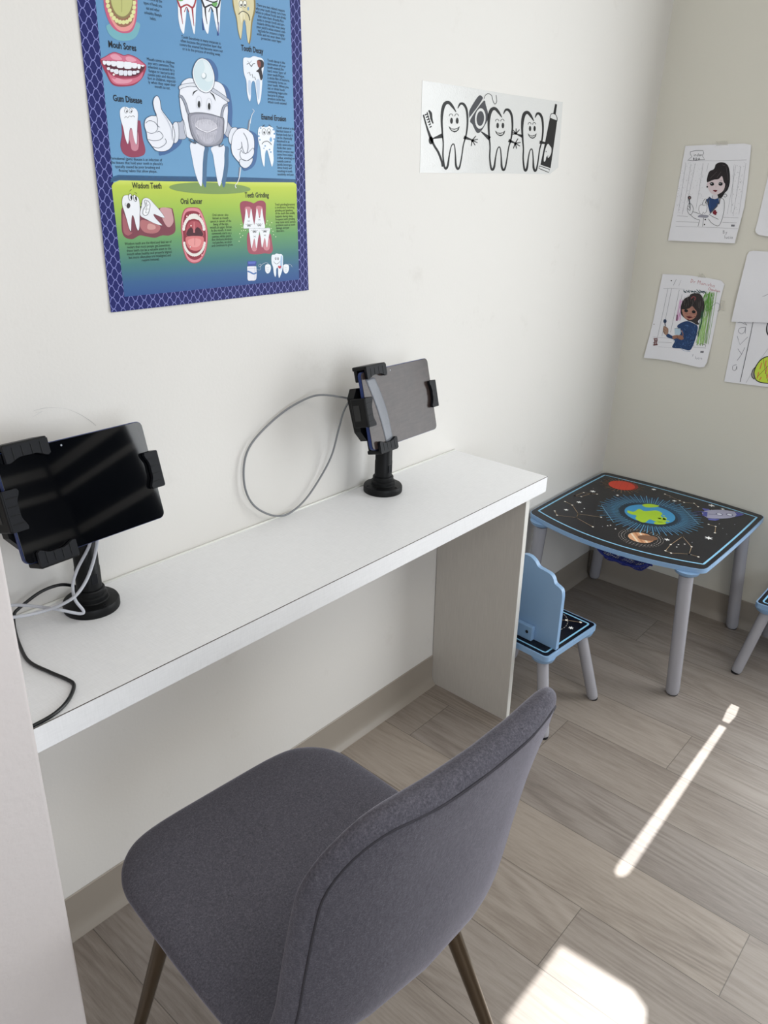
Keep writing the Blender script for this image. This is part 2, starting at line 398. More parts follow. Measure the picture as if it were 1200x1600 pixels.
    def hand(s, st, start, h, m, wd, dirn=(1, 0), jig=0.025, L=None):
        """pencil handwriting in drawing coordinates (y down)"""
        x = 0.0; R = random.Random(len(st) * 7 + int(start[0])); dx, dy = dirn
        for ch in st:
            g, adv = HW.get(ch, ([], .5))
            for q in g:
                P = []
                for (a, b) in q:
                    a += R.uniform(-jig, jig); b += R.uniform(-jig, jig); X = (x + a) * h; Y = -b * h
                    P.append((start[0] + X * dx - Y * dy, start[1] + X * dy + Y * dx))
                s.line(P, wd, m, L, smooth=3 if len(P) > 2 else 0)
            x += adv * 1.04
    def done(s, name, parent, disp=None, maxlen=0.02, sub=False):
        if sub:
            for _ in range(5):
                e = [q for q in s.bm.edges if q.calc_length() > maxlen]
                if not e: break
                bmesh.ops.subdivide_edges(s.bm, edges=e, cuts=1, use_grid_fill=False)
                bmesh.ops.triangulate(s.bm, faces=s.bm.faces)
        if disp:
            for v in s.bm.verts: v.co += s.pl.n * disp(v.co)
        inv = parent.matrix_world.inverted() if parent else None
        if parent:
            for v in s.bm.verts: v.co -= parent.location
        return obj(name, s.bm, s.mats, parent)

# ------------------------------------------------------------------ the room
def struct(name, bm, m, **kw): return setp(obj(name, bm, m, **kw), kind='structure')
XL, YF, ZC = -4.4, -3.45, 2.70
struct('floor', box(nb(), XL - .1, 0.4, YF - .1, 0.1, -0.05, 0.0), M_FLOOR)
struct('ceiling', box(nb(), XL - .1, 0.4, YF - .1, 0.1, ZC, ZC + 0.05), M_CEIL)
struct('wall_back', box(nb(), XL - .1, 0.1, 0.0, 0.1, 0, ZC), M_WALL)
struct('wall_left', box(nb(), XL - .1, XL, YF, 0, 0, ZC), M_WALL)
# front wall (behind the viewer) with a window opening added for fill light
bm = nb()
box(bm, XL, -3.7, YF - .1, YF, 0, ZC); box(bm, -2.1, 0.2, YF - .1, YF, 0, ZC)
box(bm, -3.7, -2.1, YF - .1, YF, 0, 0.7); box(bm, -3.7, -2.1, YF - .1, YF, 2.3, ZC)
struct('wall_front', bm, mat('front_wall_grey_paint', '#4c4e52', .6))
for za, zb in ((1.66, 1.72), (1.52, 1.56), (1.26, 1.31)): struct('reflected_band_1' if za > 1.6 else 'reflected_band_2' if za > 1.4 else 'reflected_band_3', box(nb(), -1.3, -.01, YF, YF + .03, za, zb), M_WALL)  # unseen pale bands added for the tablet screens to reflect
# right wall with a big window and the added sun blocker
WY0, WY1, WZ0, WZ1 = -2.55, -0.70, 0.12, 2.46
def rbox(bm, y0, y1, z0, z1, th=0.12, off=0.0):
    P = [(rwx(y0) + off, y0), (rwx(y0) + off + th, y0), (rwx(y1) + off + th, y1), (rwx(y1) + off, y1)]
    return prism(bm, P, z0, z1)
bm = nb(); rbox(bm, WY1, 0.0, 0, ZC); rbox(bm, YF, WY0, 0, ZC); rbox(bm, WY0, WY1, 0, WZ0); rbox(bm, WY0, WY1, WZ1, ZC)
bmesh.ops.recalc_face_normals(bm, faces=bm.faces)
struct('wall_right', bm, M_RWALL)
wf = nb()
for a, b in ((WY0, WY0 + .05), (WY1 - .03, WY1), (-1.65, -1.61)): rbox(wf, a, b, WZ0, WZ1, 0.04, 0.07)
for a, b in ((WZ0, WZ0 + .05), (WZ1 - .05, WZ1)): rbox(wf, WY0, WY1, a, b, 0.04, 0.07)
bmesh.ops.recalc_face_normals(wf, faces=wf.faces)
w1 = struct('window_1', wf, M_FRAME)
dr = nb(); rbox(dr, YF + .01, WY0 - .05, .01, 2.1, 0.02, -.022); bmesh.ops.recalc_face_normals(dr, faces=dr.faces); dr = struct('added_door_1', dr, mat('added_door_grey', '#23272f', .5))  # unseen dark panel added to darken what the tablet screen reflects
for za, zb in ((1.66, 1.72), (1.52, 1.56), (1.26, 1.31)):
    q_ = nb(); rbox(q_, YF + .01, WY0 - .05, za, zb, 0.01, -.033); bmesh.ops.recalc_face_normals(q_, faces=q_.faces); obj('added_rail', q_, M_WALL, dr)  # pale bars added as stripes for the tablet reflection
# unseen sun blocker added in the opening, its holes shaped for the floor sun patches
cu = bpy.data.curves.new('added_shade_curve', 'CURVE'); cu.dimensions = '2D'; cu.fill_mode = 'BOTH'; cu.extrude = 0.001
def spl(pts):
    s = cu.splines.new('POLY'); s.points.add(len(pts) - 1); s.use_cyclic_u = True
    for p, q in zip(s.points, pts): p.co = (q[0], q[1], 0, 1)
SX = 0.07                                                   # the added sun blocker's distance behind the wall face
def hole(pts): spl([(y, (SX - x) * SUN_T) for x, y in pts])  # floor point (x, y) -> hole in the added sun blocker
spl([(WY0, WZ0), (WY1, WZ0), (WY1, WZ1), (WY0, WZ1)])
hole([(-0.612, -0.758), (-0.612, -0.738), (-1.29, -0.747), (-1.312, -0.750), (-1.322, -0.761), (-1.31, -0.773), (-1.29, -0.776)])
hole([(-0.490, -0.700), (-0.535, -0.708), (-0.512, -0.728), (-0.590, -0.738), (-0.590, -0.757), (-0.540, -0.760), (-0.480, -0.752)])
hole([(-1.562, -0.757), (-1.566, -0.753), (-1.875, -0.753), (-1.875, -0.96), (-1.62, -0.957), (-1.575, -0.94), (-1.556, -0.905)])
so = bpy.data.objects.new('added_shade_curve', cu); COL.objects.link(so); bpy.context.view_layer.update()
me = bpy.data.meshes.new_from_object(so.evaluated_get(bpy.context.evaluated_depsgraph_get())); bpy.data.objects.remove(so)
bm = nb(); bm.from_mesh(me)
for v in bm.verts: v.co = Vector((SX + rwx(v.co.x) + v.co.z, v.co.x, v.co.y))
sh = obj('added_shade', bm, M_ADDED_SHADE, parent=w1)
bm = nb(); box(bm, -3.7, -2.1, YF - .06, YF - .03, .7, .75); box(bm, -3.7, -2.1, YF - .06, YF - .03, 2.25, 2.3); box(bm, -3.7, -3.65, YF - .06, YF - .03, .7, 2.3); box(bm, -2.15, -2.1, YF - .06, YF - .03, .7, 2.3); box(bm, -2.92, -2.88, YF - .06, YF - .03, .7, 2.3)
w2 = struct('added_window_2', bm, M_FRAME)  # unseen frame added around the front fill light
obj('added_shade', box(nb(), -3.7, -2.1, YF - .075, YF - .065, .7, 2.3), M_ADDED_SHADE, parent=w2)  # unseen sheet added to close the front opening
# partition at the left end of the desk
PX, PY = -2.344, -0.36
bm = nb(); box(bm, -3.7, PX, PY, -0.002, 0, ZC - .002)
struct('wall_partition', bm, M_PWALL, bevel=0.006, smooth=True)
# vinyl cove base
BH = 0.102
def cove(bm, p, q, side):
    """p -> q along the wall foot; side: unit vector into the room"""
    prof = [(0.0005, BH), (0.003, BH - .002), (0.0032, 0.034), (0.005, 0.022), (0.010, 0.010), (0.0175, 0.0028), (0.0185, 0.0), (0.0005, 0.0)]
    s = Vector(side)
    A = [bm.verts.new(Vector((p[0], p[1], z)) + s * d) for d, z in prof]; B = [bm.verts.new(Vector((q[0], q[1], z)) + s * d) for d, z in prof]
    for i in range(len(prof) - 1): bm.faces.new([A[i], A[i + 1], B[i + 1], B[i]])
    bm.faces.new(A); bm.faces.new(B[::-1]); bmesh.ops.recalc_face_normals(bm, faces=bm.faces); return bm
struct('baseboard_back', cove(nb(), (PX + .001, 0), (-1.0175, 0), (0, -1, 0)), M_BASE, smooth=True, sharp=50)
struct('baseboard_back', cove(nb(), (-0.997, 0), (-0.004, 0), (0, -1, 0)), M_BASE, smooth=True, sharp=50)
struct('baseboard_right', cove(nb(), (rwx(-.004), -.004), (rwx(WY1), WY1 + .0), (-1, -RA, 0)), M_BASE, smooth=True, sharp=50)

# ------------------------------------------------------------------ desk
DZ, DT, DX1, DY = 0.75, 0.042, -0.974, -0.290
desk = setp(empty('desk', (-1.66, -0.145, 0)), 'long white linen-textured wall desk with one side panel, fixed along the white wall', 'desk')
def rel(bm, o):
    bmesh.ops.translate(bm, verts=bm.verts, vec=-o.location); return bm
def hexa(P):
    bm = nb(); v = [bm.verts.new(p) for p in P]
    for f in [(0, 3, 2, 1), (4, 5, 6, 7), (0, 1, 5, 4), (1, 2, 6, 5), (2, 3, 7, 6), (3, 0, 4, 7)]: bm.faces.new([v[i] for i in f])
    return bm
XA = PX + .0015
obj('worktop', rel(hexa([(XA, DY - .003, DZ - DT), (DX1, DY, DZ - DT), (DX1 - .004, -.002, DZ - DT), (XA, -.002, DZ - DT),
                         (XA, DY - .003, DZ), (DX1, DY, DZ), (DX1 - .004, -.002, DZ), (XA, -.002, DZ)]), desk), M_LINEN, desk, bevel=0.0012)
ZT = DZ - DT
obj('side_panel', rel(hexa([(-1.0155, -.273, 0), (-.9995, -.273, 0), (-.9995, -.002, 0), (-1.0155, -.002, 0),
                            (-1.040, -.273, ZT), (-1.023, -.273, ZT), (-1.023, -.002, ZT), (-1.040, -.002, ZT)]), desk), M_PANEL, desk, bevel=0.0008)
pe = setp(obj('panel_edge_band', rel(hexa([(-1.0155, -.2742, 0), (-.9995, -.2742, 0), (-.9995, -.2732, 0), (-1.0155, -.2732, 0),
                            (-1.040, -.2742, ZT), (-1.023, -.2742, ZT), (-1.023, -.2732, ZT), (-1.040, -.2732, ZT)]), desk), M_EDGE, desk), 'pale edge banding')
bm = nb(); tube(bm, [(XA, DY - .0028, DZ - .0004), (DX1 - .001, DY + .0002, DZ - .0004)], 0.0007, 6)
setp(obj('glue_line', rel(bm, desk), M_DARKLINE, desk), 'thin dark line along the front top edge')
bm = nb(); tube(bm, [(XA, -.0035, DZ + .0006), (DX1 - .006, -.0035, DZ + .0006)], 0.0028, 8)
setp(obj('caulk_bead', rel(bm, desk), M_CAULK, desk, smooth=True), 'white caulk bead at the wall')

# ------------------------------------------------------------------ tablet stands and tablets
def head_matrix(c, yaw, tilt, roll):
    n = Vector((math.sin(yaw) * math.cos(tilt), -math.cos(yaw) * math.cos(tilt), math.sin(tilt)))
    rt = Vector((math.cos(yaw), math.sin(yaw), 0)); up = n.cross(rt)
    r2 = rt * math.cos(roll) + up * math.sin(roll); u2 = -rt * math.sin(roll) + up * math.cos(roll)
    return Matrix(((r2.x, u2.x, n.x, c[0]), (r2.y, u2.y, n.y, c[1]), (r2.z, u2.z, n.z, c[2]), (0, 0, 0, 1)))
TW, TH, TT = 0.250, 0.165, 0.009
def scallop(along0, along1, lip, flip=1):
    """clamp lip outline: straight outer edge at 0, wavy inner edge at -lip (clamp along +x)"""
    P = [(along0, 0.007), (along0, -lip)]; n = 20
    for i in range(n + 1):
        f = i / n; x = along0 + .004 + (along1 - along0 - .008) * f
        d = lip * (0.80 + 0.42 * math.cos(2 * PI * f * 1.0 + 0.0) * 0.55 if False else 1.0 - 0.38 * math.sin(PI * f) ** 1.3 + 0.05 * math.cos(4 * PI * f))
        P.append((x, -d))
    P += [(along1, -lip * .9), (along1, 0.007)]
    return P
def make_stand(base, head, label, slabel, tlabel, screen_m):
    st = setp(empty('tablet_stand', base), label, 'tablet stand', 'tablet stands fixed to the desk')
    inv = Matrix.Translation(-Vector(base)); H = inv @ head
    b = nb(); lathe(b, [(0, 0), (.0455, 0), (.0462, .002), (.0462, .012), (.0445, .0155), (.0300, .0175), (.0285, .019), (.0285, .026), (.0265, .028), (.0245, .029), (.0245, .036), (.023, .038), (0, .038)], 56)
    obj('base', b, M_BLACK, st, smooth=True, sharp=35)
    for k in range(3):
        a = 0.6 + k * 2 * PI / 3; b = nb(); lathe(b, [(0, 0), (.004, 0), (.0038, .0012), (.0018, .0014), (.0016, .0006), (0, .0006)], 14, Matrix.Translation((.038 * math.cos(a), .038 * math.sin(a), .0158)))
        obj('screw', b, M_BLACK, st, smooth=True, sharp=35)
    ptop = .165
    b = nb(); lathe(b, [(0, .034), (.0205, .034), (.0205, .075), (.0198, .076), (.0198, ptop - .01), (.018, ptop), (0, ptop)], 40)
    pole = obj('pole', b, M_BLACK, st, smooth=True, sharp=35)
    b = nb(); box(b, -.006, .006, -.0215, -.0195, .050, .068); obj('cable_slot_cover', b, M_RUBBER, pole, bevel=.001)
    hb = H @ Vector((0, 0, -.045)); b = nb(); lathe(b, [(0, -.021)] + [(.021 * math.cos(a), .021 * math.sin(a)) for a in [math.radians(d) for d in range(-80, 81, 16)]] + [(0, .021)], 28, Matrix.Translation((0, 0, ptop + .008)))
    tube(b, [(0, 0, ptop + .008), hb], .012, 18); obj('ball_joint', b, M_BLACK, st, smooth=True, sharp=50)
    b = nb(); prism(b, [(-.110, -.062), (.050, -.045), (.100, -.034), (.100, .036), (-.118, .050), (-.131, .032), (-.126, -.040)], -.036, -.018, H); prism(b, roundrect(-.036, -.026, .036, .026, .008), -.052, -.043, H)
    obj('back_plate', b, M_BLACK, st, bevel=.002)
    # four clamps: arm behind, wall at the edge, padded wavy lip in front
    for nm, cx, cy, ang, ln in (('top', -.079, TH / 2, 0, .068), ('right', TW / 2, .000, -90, .060), ('bottom', -.076, -TH / 2, 180, .062), ('left', -TW / 2, .000, 90, .060)):
        R = Matrix.Rotation(math.radians(ang), 4, 'Z'); K = H @ Matrix.Translation((cx, cy, 0)) @ R     # local: +y outward
        b = nb(); box(b, -ln / 2, ln / 2, .0015, .010, -.026, .012, K); box(b, -ln / 2 + .004, ln / 2 - .004, -.022, .006, -.026, -.017, K)
        box(b, -.010, .010, -.060, .002, -.033, -.024, K)
        cl = obj('clamp', b, M_BLACK, st, bevel=.0025)
        b = nb(); prism(b, [(p[0], p[1]) for p in scallop(-ln / 2, ln / 2, .0165)], .0062, .0125, K)
        obj('pad', b, M_RUBBER, cl, bevel=.0016)
        b = nb()
        for k in range(4):
            x = -ln / 2 + ln * (k + .9) / 4.8
            box(b, x - .0007, x + .0007, -.0105 if k in (1, 2) else -.014, .004, .0123, .0131, K)
        obj('grip_rib', b, M_BLACK, cl, bevel=.0003)
        if nm == 'left':
            b = nb(); box(b, -.016, .016, .0098, .0108, -.020, -.004, K); obj('slot', b, M_CABLE_K, cl)
    # tablet held by the clamps
    tb = setp(empty('tablet', head.translation), tlabel, 'tablet', 'tablets held in the stands'); Q = head.to_3x3().to_4x4()
    b = nb(); prism(b, roundrect(-TW / 2 + .001, -TH / 2 + .001, TW / 2 - .001, TH / 2 - .001, .010), -.0045, .0030, Q); obj('body', b, M_BODY, tb, bevel=.0018)
    b = nb(); prism(b, roundrect(-TW / 2 + .0018, -TH / 2 + .0018, TW / 2 - .0018, TH / 2 - .0018, .0095), .0030, .0043, Q); obj('screen', b, screen_m, tb, bevel=.0006)
    b = nb(); lathe(b, [(0, 0), (.0016, 0), (.0014, .0003), (0, .0003)], 16, Q @ Matrix.Translation((-.022, TH / 2 - .0095, .0042))); obj('camera_lens', b, mat('camera_dot', '#9aa0a8', .2), tb)
    return st, tb
ST1 = make_stand((-2.0995, -.060, DZ), head_matrix((-2.112, -.115, .985), .085, .288, -.022), 'black tablet stand nearest the partition, with white and black cables by its base', '',
           'dark glossy tablet reflecting the room, clamped in the stand on the left of the desk', M_SCREEN)
st2, tb2 = make_stand((-1.3445, -.058, DZ), head_matrix((-1.378, -.127, .985), .095, .259, -.037), 'black tablet stand toward the right end of the desk, with a looped grey cable behind', '',
           'grey smudged tablet with a pale reflection strip, clamped in the stand nearer the side panel', M_SCREEN2)

# pale curved reflection on the smudged screen, modelled as a thin raised strip
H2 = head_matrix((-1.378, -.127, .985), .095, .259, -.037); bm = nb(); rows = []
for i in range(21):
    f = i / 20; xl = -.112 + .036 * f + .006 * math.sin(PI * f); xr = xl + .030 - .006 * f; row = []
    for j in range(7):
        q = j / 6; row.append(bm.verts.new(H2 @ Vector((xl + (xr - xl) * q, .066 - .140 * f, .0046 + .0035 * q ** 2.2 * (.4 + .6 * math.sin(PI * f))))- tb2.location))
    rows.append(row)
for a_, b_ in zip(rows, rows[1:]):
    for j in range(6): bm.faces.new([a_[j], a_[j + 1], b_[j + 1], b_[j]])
pf = obj('reflection_strip', bm, mat('reflection_strip', '#8b8f98', .22, Alpha=.55), tb2, smooth=True); sm_ = pf.modifiers.new('s', 'SOLIDIFY'); sm_.thickness = .0003
setp(pf, 'pale reflection modelled as a strip')

def cable(name, pts, r, m, label, cat, group=None):
    """pts: (u, v, y) on the vertical plane y, or (u, v, 'z', z) on the level z"""
    P = []
    for p in pts:
        if len(p) == 3: P.append(ray((p[0], p[1]), (0, 1, 0), p[2]))
        else: P.append(ray((p[0], p[1]), (0, 0, 1), p[3]))
    bm = nb(); C = catmull(P, 10); o0 = P[0].copy()
    tube(bm, [c - o0 for c in C], r, 10); o = obj(name, bm, m, smooth=True, loc=o0)
    return setp(o, label, cat, group)
c6 = crop(360, 540, 3.529); c5 = crop(0, 620, 2.857)
loop = [(706, 304, -.078), (690, 300, -.074), (600, 282, -.06), (500, 272, -.035), (420, 292, -.018), (300, 360, -.012), (180, 465, -.010), (105, 560, -.010), (75, 660, -.010), (80, 780, -.012), (120, 870, -.014), (190, 922, -.016),
        (270, 940, -.018), (340, 915, -.016), (420, 840, -.013), (500, 720, -.014), (560, 600, -.022), (600, 450, -.045), (630, 350, -.062), (686, 262, -.074), (702, 250, -.078)]
cable('charging_cable', [c6(p[:2]) + (p[2],) for p in loop], .0022, M_CABLE_G, 'grey braided cable looping against the wall behind the smudged tablet', 'cable')
wc = [(436, 600, -.10), (432, 660, -.098), (415, 740, -.100), (385, 820, -.105), (340, 885, -.11), (280, 925, -.105), (200, 955, -.09), (120, 975, -.085), (40, 986, -.08), (-60, 992, -.08)]
cable('charging_cable', [c5(p[:2]) + (p[2],) for p in wc], .0026, M_CABLE_W, 'white cable hanging from the dark glossy tablet in front of its pole', 'cable', 'white cables at the left stand')
wc = [(395, 600, -.095), (400, 660, -.09), (345, 770, -.085), (325, 840, -.09), (335, 905, -.10), (372, 955, -.108), (355, 968, -.107), (270, 952, -.095), (180, 938, -.07), (90, 930, -.05), (40, 932, -.045), (-60, 935, -.045)]
cable('charging_cable', [c5(p[:2]) + (p[2],) for p in wc], .0026, M_CABLE_W, 'white cable kinked sharply across the base of the left tablet stand', 'cable', 'white cables at the left stand')
ZD = DZ + .0034
kc = [(350, 862, -.034), (330, 845, -.034), (265, 840, -.032), (180, 872, -.026), (90, 940, -.022), (62, 975, -.024), ]
kp = [c5(p[:2]) + (p[2],) for p in kc] + [c5((x, y)) + ('z', ZD) for x, y in ((66, 1040), (90, 1115), (130, 1182), (220, 1228), (300, 1262), (329, 1285), (318, 1330), (285, 1378), (230, 1424), (150, 1468), (80, 1500))]
kp = [p if len(p) == 3 else p for p in kp]
cable('power_cable', kp, .0028, M_CABLE_K, 'black cable snaking over the desk surface beside the partition', 'cable')

# ------------------------------------------------------------------ grey upholstered chair
def chair():
    c = setp(empty('upholstered_chair', (-2.057, -.556, 0), -.068), 'grey velvet chair with bronze metal legs, pulled up to the white desk', 'chair')
    # profile (y, z, half width, thickness, side lift); front of the seat first, top of the back last
    K = [(.262, .440, .208, .050, .000), (.20, .452, .217, .055, .000), (.10, .450, .222, .058, .004), (0, .444, .225, .058, .010), (-.10, .442, .226, .056, .018), (-.165, .452, .226, .052, .030),
         (-.204, .490, .220, .046, .040), (-.222, .550, .212, .043, .046), (-.236, .640, .209, .042, .048), (-.250, .735, .208, .041, .044), (-.266, .815, .208, .039, .038), (-.280, .878, .207, .036, .033)]
    n = 7; pts = []
    V5 = [tuple(k) for k in K]
    for i in range(len(V5) - 1):
        p0, p1, p2, p3 = V5[max(i - 1, 0)], V5[i], V5[i + 1], V5[min(i + 2, len(V5) - 1)]
        for k in range(n):
            s = k / n; pts.append([0.5 * (2 * b + (cc - a) * s + (2 * a - 5 * b + 4 * cc - d) * s * s + (3 * b - a - 3 * cc + d) * s ** 3) for a, b, cc, d in zip(p0, p1, p2, p3)])
    pts.append(list(V5[-1]))
    # arc length
    S = [0]
    for a, b in zip(pts, pts[1:]): S.append(S[-1] + math.hypot(b[0] - a[0], b[1] - a[1]))
    T = S[-1]
    # denser sampling near both ends for round corners
    def at(s):
        for i in range(len(S) - 1):
            if s <= S[i + 1] + 1e-9:
                f = (s - S[i]) / (S[i + 1] - S[i]); return [a + (b - a) * f for a, b in zip(pts[i], pts[i + 1])]
        return pts[-1]
    ss = []; RC = .105
    for i in range(17): ss.append(RC * (1 - math.cos(PI / 2 * i / 16)))
    m = 60
    for i in range(1, m): ss.append(RC + (T - 2 * RC) * i / m)
    for i in range(17): ss.append(T - RC * (1 - math.cos(PI / 2 * (16 - i) / 16)))
    SEG = 48; rings = []
    for s in ss:
        y, z, hw, th, lift = at(s); a = at(max(0, s - .004)); b = at(min(T, s + .004)); dy, dz = b[0] - a[0], b[1] - a[1]; L = math.hypot(dy, dz); ty, tz = dy / L, dz / L
        Nn = Vector((0, tz, -ty)); Nn = Nn if (Nn.z > 0 or Nn.y > 0) else -Nn
        e = min(s, T - s); R = RC if e == s else .120
        if e < R: hw = hw - .085 + .085 * math.sqrt(max(0, 1 - (1 - e / R) ** 2)) if True else hw
        r2 = th * .5
        if e < r2: th = th * math.sqrt(max(.0004, 1 - (1 - e / r2) ** 2))
        ring = []
        for k in range(SEG):
            ph = 2 * PI * k / SEG; cs, sn = math.cos(ph), math.sin(ph)
            q = math.copysign(abs(cs) ** .40, cs); bb = math.copysign(abs(sn) ** .80, sn)
            x = hw * q; u = x / .22
            ring.append(Vector((x, y, z)) + Nn * (bb * th / 2 + lift * abs(u) ** 2.4))
        rings.append(ring)
    cut = next(i for i, s in enumerate(ss) if s > .50 * T)
    def shell(name, i0, i1, cap0, cap1, lab=None):
        bm = nb(); R = [[bm.verts.new(p) for p in r] for r in rings[i0:i1 + 1]]
        for a, b in zip(R, R[1:]):
            for k in range(SEG): bm.faces.new([a[k], a[(k + 1) % SEG], b[(k + 1) % SEG], b[k]])
        if cap0: bm.faces.new(R[0])
        if cap1: bm.faces.new(R[-1][::-1])
        bmesh.ops.recalc_face_normals(bm, faces=bm.faces)
        return obj(name, bm, M_FABRIC, c, smooth=True)
    shell('seat', 0, cut, True, False); back = shell('backrest', cut, len(rings) - 1, False, True)
    # welt seam on the rear face: up one side, over the top, down the other
    INS = .015
    def hwf(e, hw): return hw - .085 + .085 * math.sqrt(max(0, 1 - (1 - e / .12) ** 2)) if e < .12 else hw
    def rear(x, e):
        sv = T - e; y, z, hw, th, lift = at(sv); a = at(max(0, sv - .004)); b = at(min(T, sv + .004)); dy, dz = b[0] - a[0], b[1] - a[1]; L = math.hypot(dy, dz)
        Nn = Vector((0, dz / L, -dy / L)); Nn = Nn if (Nn.z > 0 or Nn.y > 0) else -Nn
        W_ = hwf(e, hw); q = min(1, abs(x) / W_); bb = math.sqrt(max(0, 1 - q ** 5)) ** .8
        return Vector((x, y, z)) + Nn * (-bb * th / 2 + lift * (abs(x) / .22) ** 2.4)
    side = [(at(T - e)[2] - INS, e) for e in [.46 - .02 * i for i in range(17)]]
    corn = [(at(T - .12)[2] - .085 + (.085 - INS) * math.cos(a_), .12 - (.12 - INS) * math.sin(a_)) for a_ in [PI / 2 * i / 10 for i in range(11)]]
    topx = [(x_, INS) for x_ in (.08, .06, .04, .02)]
    half_ = side + corn + topx
    path = [rear(x_, e_) for x_, e_ in half_] + [rear(0, INS)] + [rear(-x_, e_) for x_, e_ in half_[::-1]]
    bm = nb(); tube(bm, path, .0015, 8); setp(obj('piping', bm, M_PIPING, back, smooth=True), 'dark seam along the rim of the back')
    # metal legs
    for x0, y0, x1, y1, z0 in ((-.150, .150, -.222, .235, .425), (.150, .150, .222, .235, .425), (-.145, -.120, -.215, -.262, .425), (.145, -.120, .215, -.262, .425)):
        bm = nb(); tube(bm, [(x0, y0, z0), (x1, y1, .012)], lambda f: .0145 - .0055 * f, 20); leg = obj('leg', bm, M_BRONZE, c, smooth=True, sharp=40)
        bm = nb(); lathe(bm, [(0, 0), (.011, 0), (.0115, .004), (.0105, .016), (0, .016)], 20, Matrix.Translation((x1 + (x1 - x0) * .01, y1, 0))); obj('foot_cap', bm, M_PAD, leg, smooth=True, sharp=40)
    bm = nb()
    for y in (.145, -.115): tube(bm, [(-.16, y, .412), (.16, y, .412)], .009, 12)
    for x in (-.13, .13): tube(bm, [(x, -.13, .412), (x, .16, .412)], .009, 12)
    obj('seat_frame', bm, M_BRONZE, c, smooth=True, sharp=40)
chair()

# ------------------------------------------------------------------ children's space table
TC = (-.290, -.307)
tab = setp(empty('kids_table', (TC[0], TC[1], 0)), "children's table with a black outer-space print top and grey legs in the room corner", 'table')
def bowed(hx, hy, bxn, bxf, by, r, n=10):
    """table outline: x sides bow outward"""
    P = []
    cor = [(-hx, -hy), (hx, -hy), (hx, hy), (-hx, hy)]; bows = [by, bxf, by, bxn]; nrm = [(0, -1), (1, 0), (0, 1), (-1, 0)]
    out = []
    for i in range(4):
        a, b = cor[i], cor[(i + 1) % 4]
        for k in range(n * 2):
            f = k / (n * 2); bo = bows[i] * (1 - (2 * f - 1) ** 2); out.append((a[0] + (b[0] - a[0]) * f + nrm[i][0] * bo, a[1] + (b[1] - a[1]) * f + nrm[i][1] * bo))
    # round the corners
    N = len(out); res = []
    Ls = [Vector(p) for p in out]
    for i, p in enumerate(Ls):
        if i % (n * 2) == 0:
            a = (Ls[i - 1] - p).normalized(); b = (Ls[(i + 1) % N] - p).normalized()
            for k in range(7):
                f = k / 6; q0 = p + a * r * (1 - f); q1 = p + b * r * f; res.append(tuple(q0.lerp(q1, f)))
        else:
            j = i % (n * 2)
            if r > .012 and (j in (1, n * 2 - 1)) and (Ls[i] - Ls[i - (1 if j == 1 else -1) if j == 1 else (i + 1) % N]).length < r: continue
            res.append(tuple(p))
    return res
out_t = bowed(.268, .290, .062, .020, .004, .022)
b = nb(); prism(b, out_t, TZ - .015, TZ - .0012); top = setp(obj('tabletop', b, M_KBLUE, tab, bevel=.0035, smooth=True, sharp=50), 'pale blue painted top board')
inn = bowed(.2655, .2875, .062, .020, .004, .020)
b = nb(); prism(b, inn, TZ - .0012, TZ - .0002); setp(obj('space_print', b, M_SPACE, tab), 'black outer-space print')
PT = Plane((0, 0, 1), TZ, (1, 0, 0), (0, 1, 0))
a = Art(PT, 0.0, 0.00006)
def tl(x, y): return (TC[0] + x, TC[1] + y)
class World:   # drawing straight in room metres on a level plane
    def __init__(s, z): s.z = z
a.P = lambda p, L=None: Vector((p[0], p[1], TZ + .00006 * ((a.L if L is None else L) + 1)))
fr = [tl(x, y) for x, y in bowed(.236, .272, .058, .018, .003, .003)]
a.line(fr, .0060, '#8cc6e6', closed=True)
ex, ey = -.287, -.312
a.ell(ex + .006, ey + .004, .150, .150, '#1b2b40', L=1); a.ell(ex + .004, ey + .003, .122, .122, '#20405a', L=2); a.ell(ex - .015, ey + .006, .100, .100, '#172b3b', L=3)
R = random.Random(3)
for k in range(104):
    an = 2 * PI * k / 104; r0, r1 = .098 + .004 * (k % 2), (.168, .145, .158, .135)[k % 4] + R.uniform(-.004, .004)
    a.line([(ex + r0 * math.cos(an), ey + r0 * math.sin(an)), (ex + r1 * math.cos(an), ey + r1 * math.sin(an))], .0012 if k % 2 else .0022, '#5f9fc4', 4)
for q in (((-.150, .055), (-.045, .150)), ((.035, -.150), (.150, -.040))): a.line([(ex + q[0][0], ey + q[0][1]), (ex + q[1][0], ey + q[1][1])], .0016, '#7fb4d0', 5)
a.ell(ex, ey, .080, .080, '#3f93c6', L=5, n=48)
f7 = crop(780, 720, 2.857)
def t7(p): q = ray(f7(p), (0, 0, 1), TZ); return (q.x, q.y)
a.blob([t7(p) for p in [(575, 222), (600, 228), (625, 215), (650, 225), (700, 222), (728, 235), (722, 248), (745, 262), (740, 275), (700, 272), (672, 262), (650, 276), (625, 270), (608, 258), (612, 245), (585, 238), (572, 230)]], '#a9cf2e', 6)
a.blob([t7(p) for p in [(640, 196), (672, 193), (712, 200), (705, 206), (668, 209), (645, 204)]], '#a9cf2e', 6)
a.blob([t7(p) for p in [(735, 252), (748, 256), (744, 264), (730, 262)]], '#a9cf2e', 6); a.blob([t7(p) for p in [(690, 276), (715, 272), (745, 278), (735, 284), (700, 284)]], '#a9cf2e', 6)
for cx, cy, rr in ((735, 246, 5), (754, 270, 6), (716, 258, 7)): q = t7((cx, cy)); a.ell(q[0], q[1], rr * .0008, rr * .0008, '#a9cf2e', L=6)
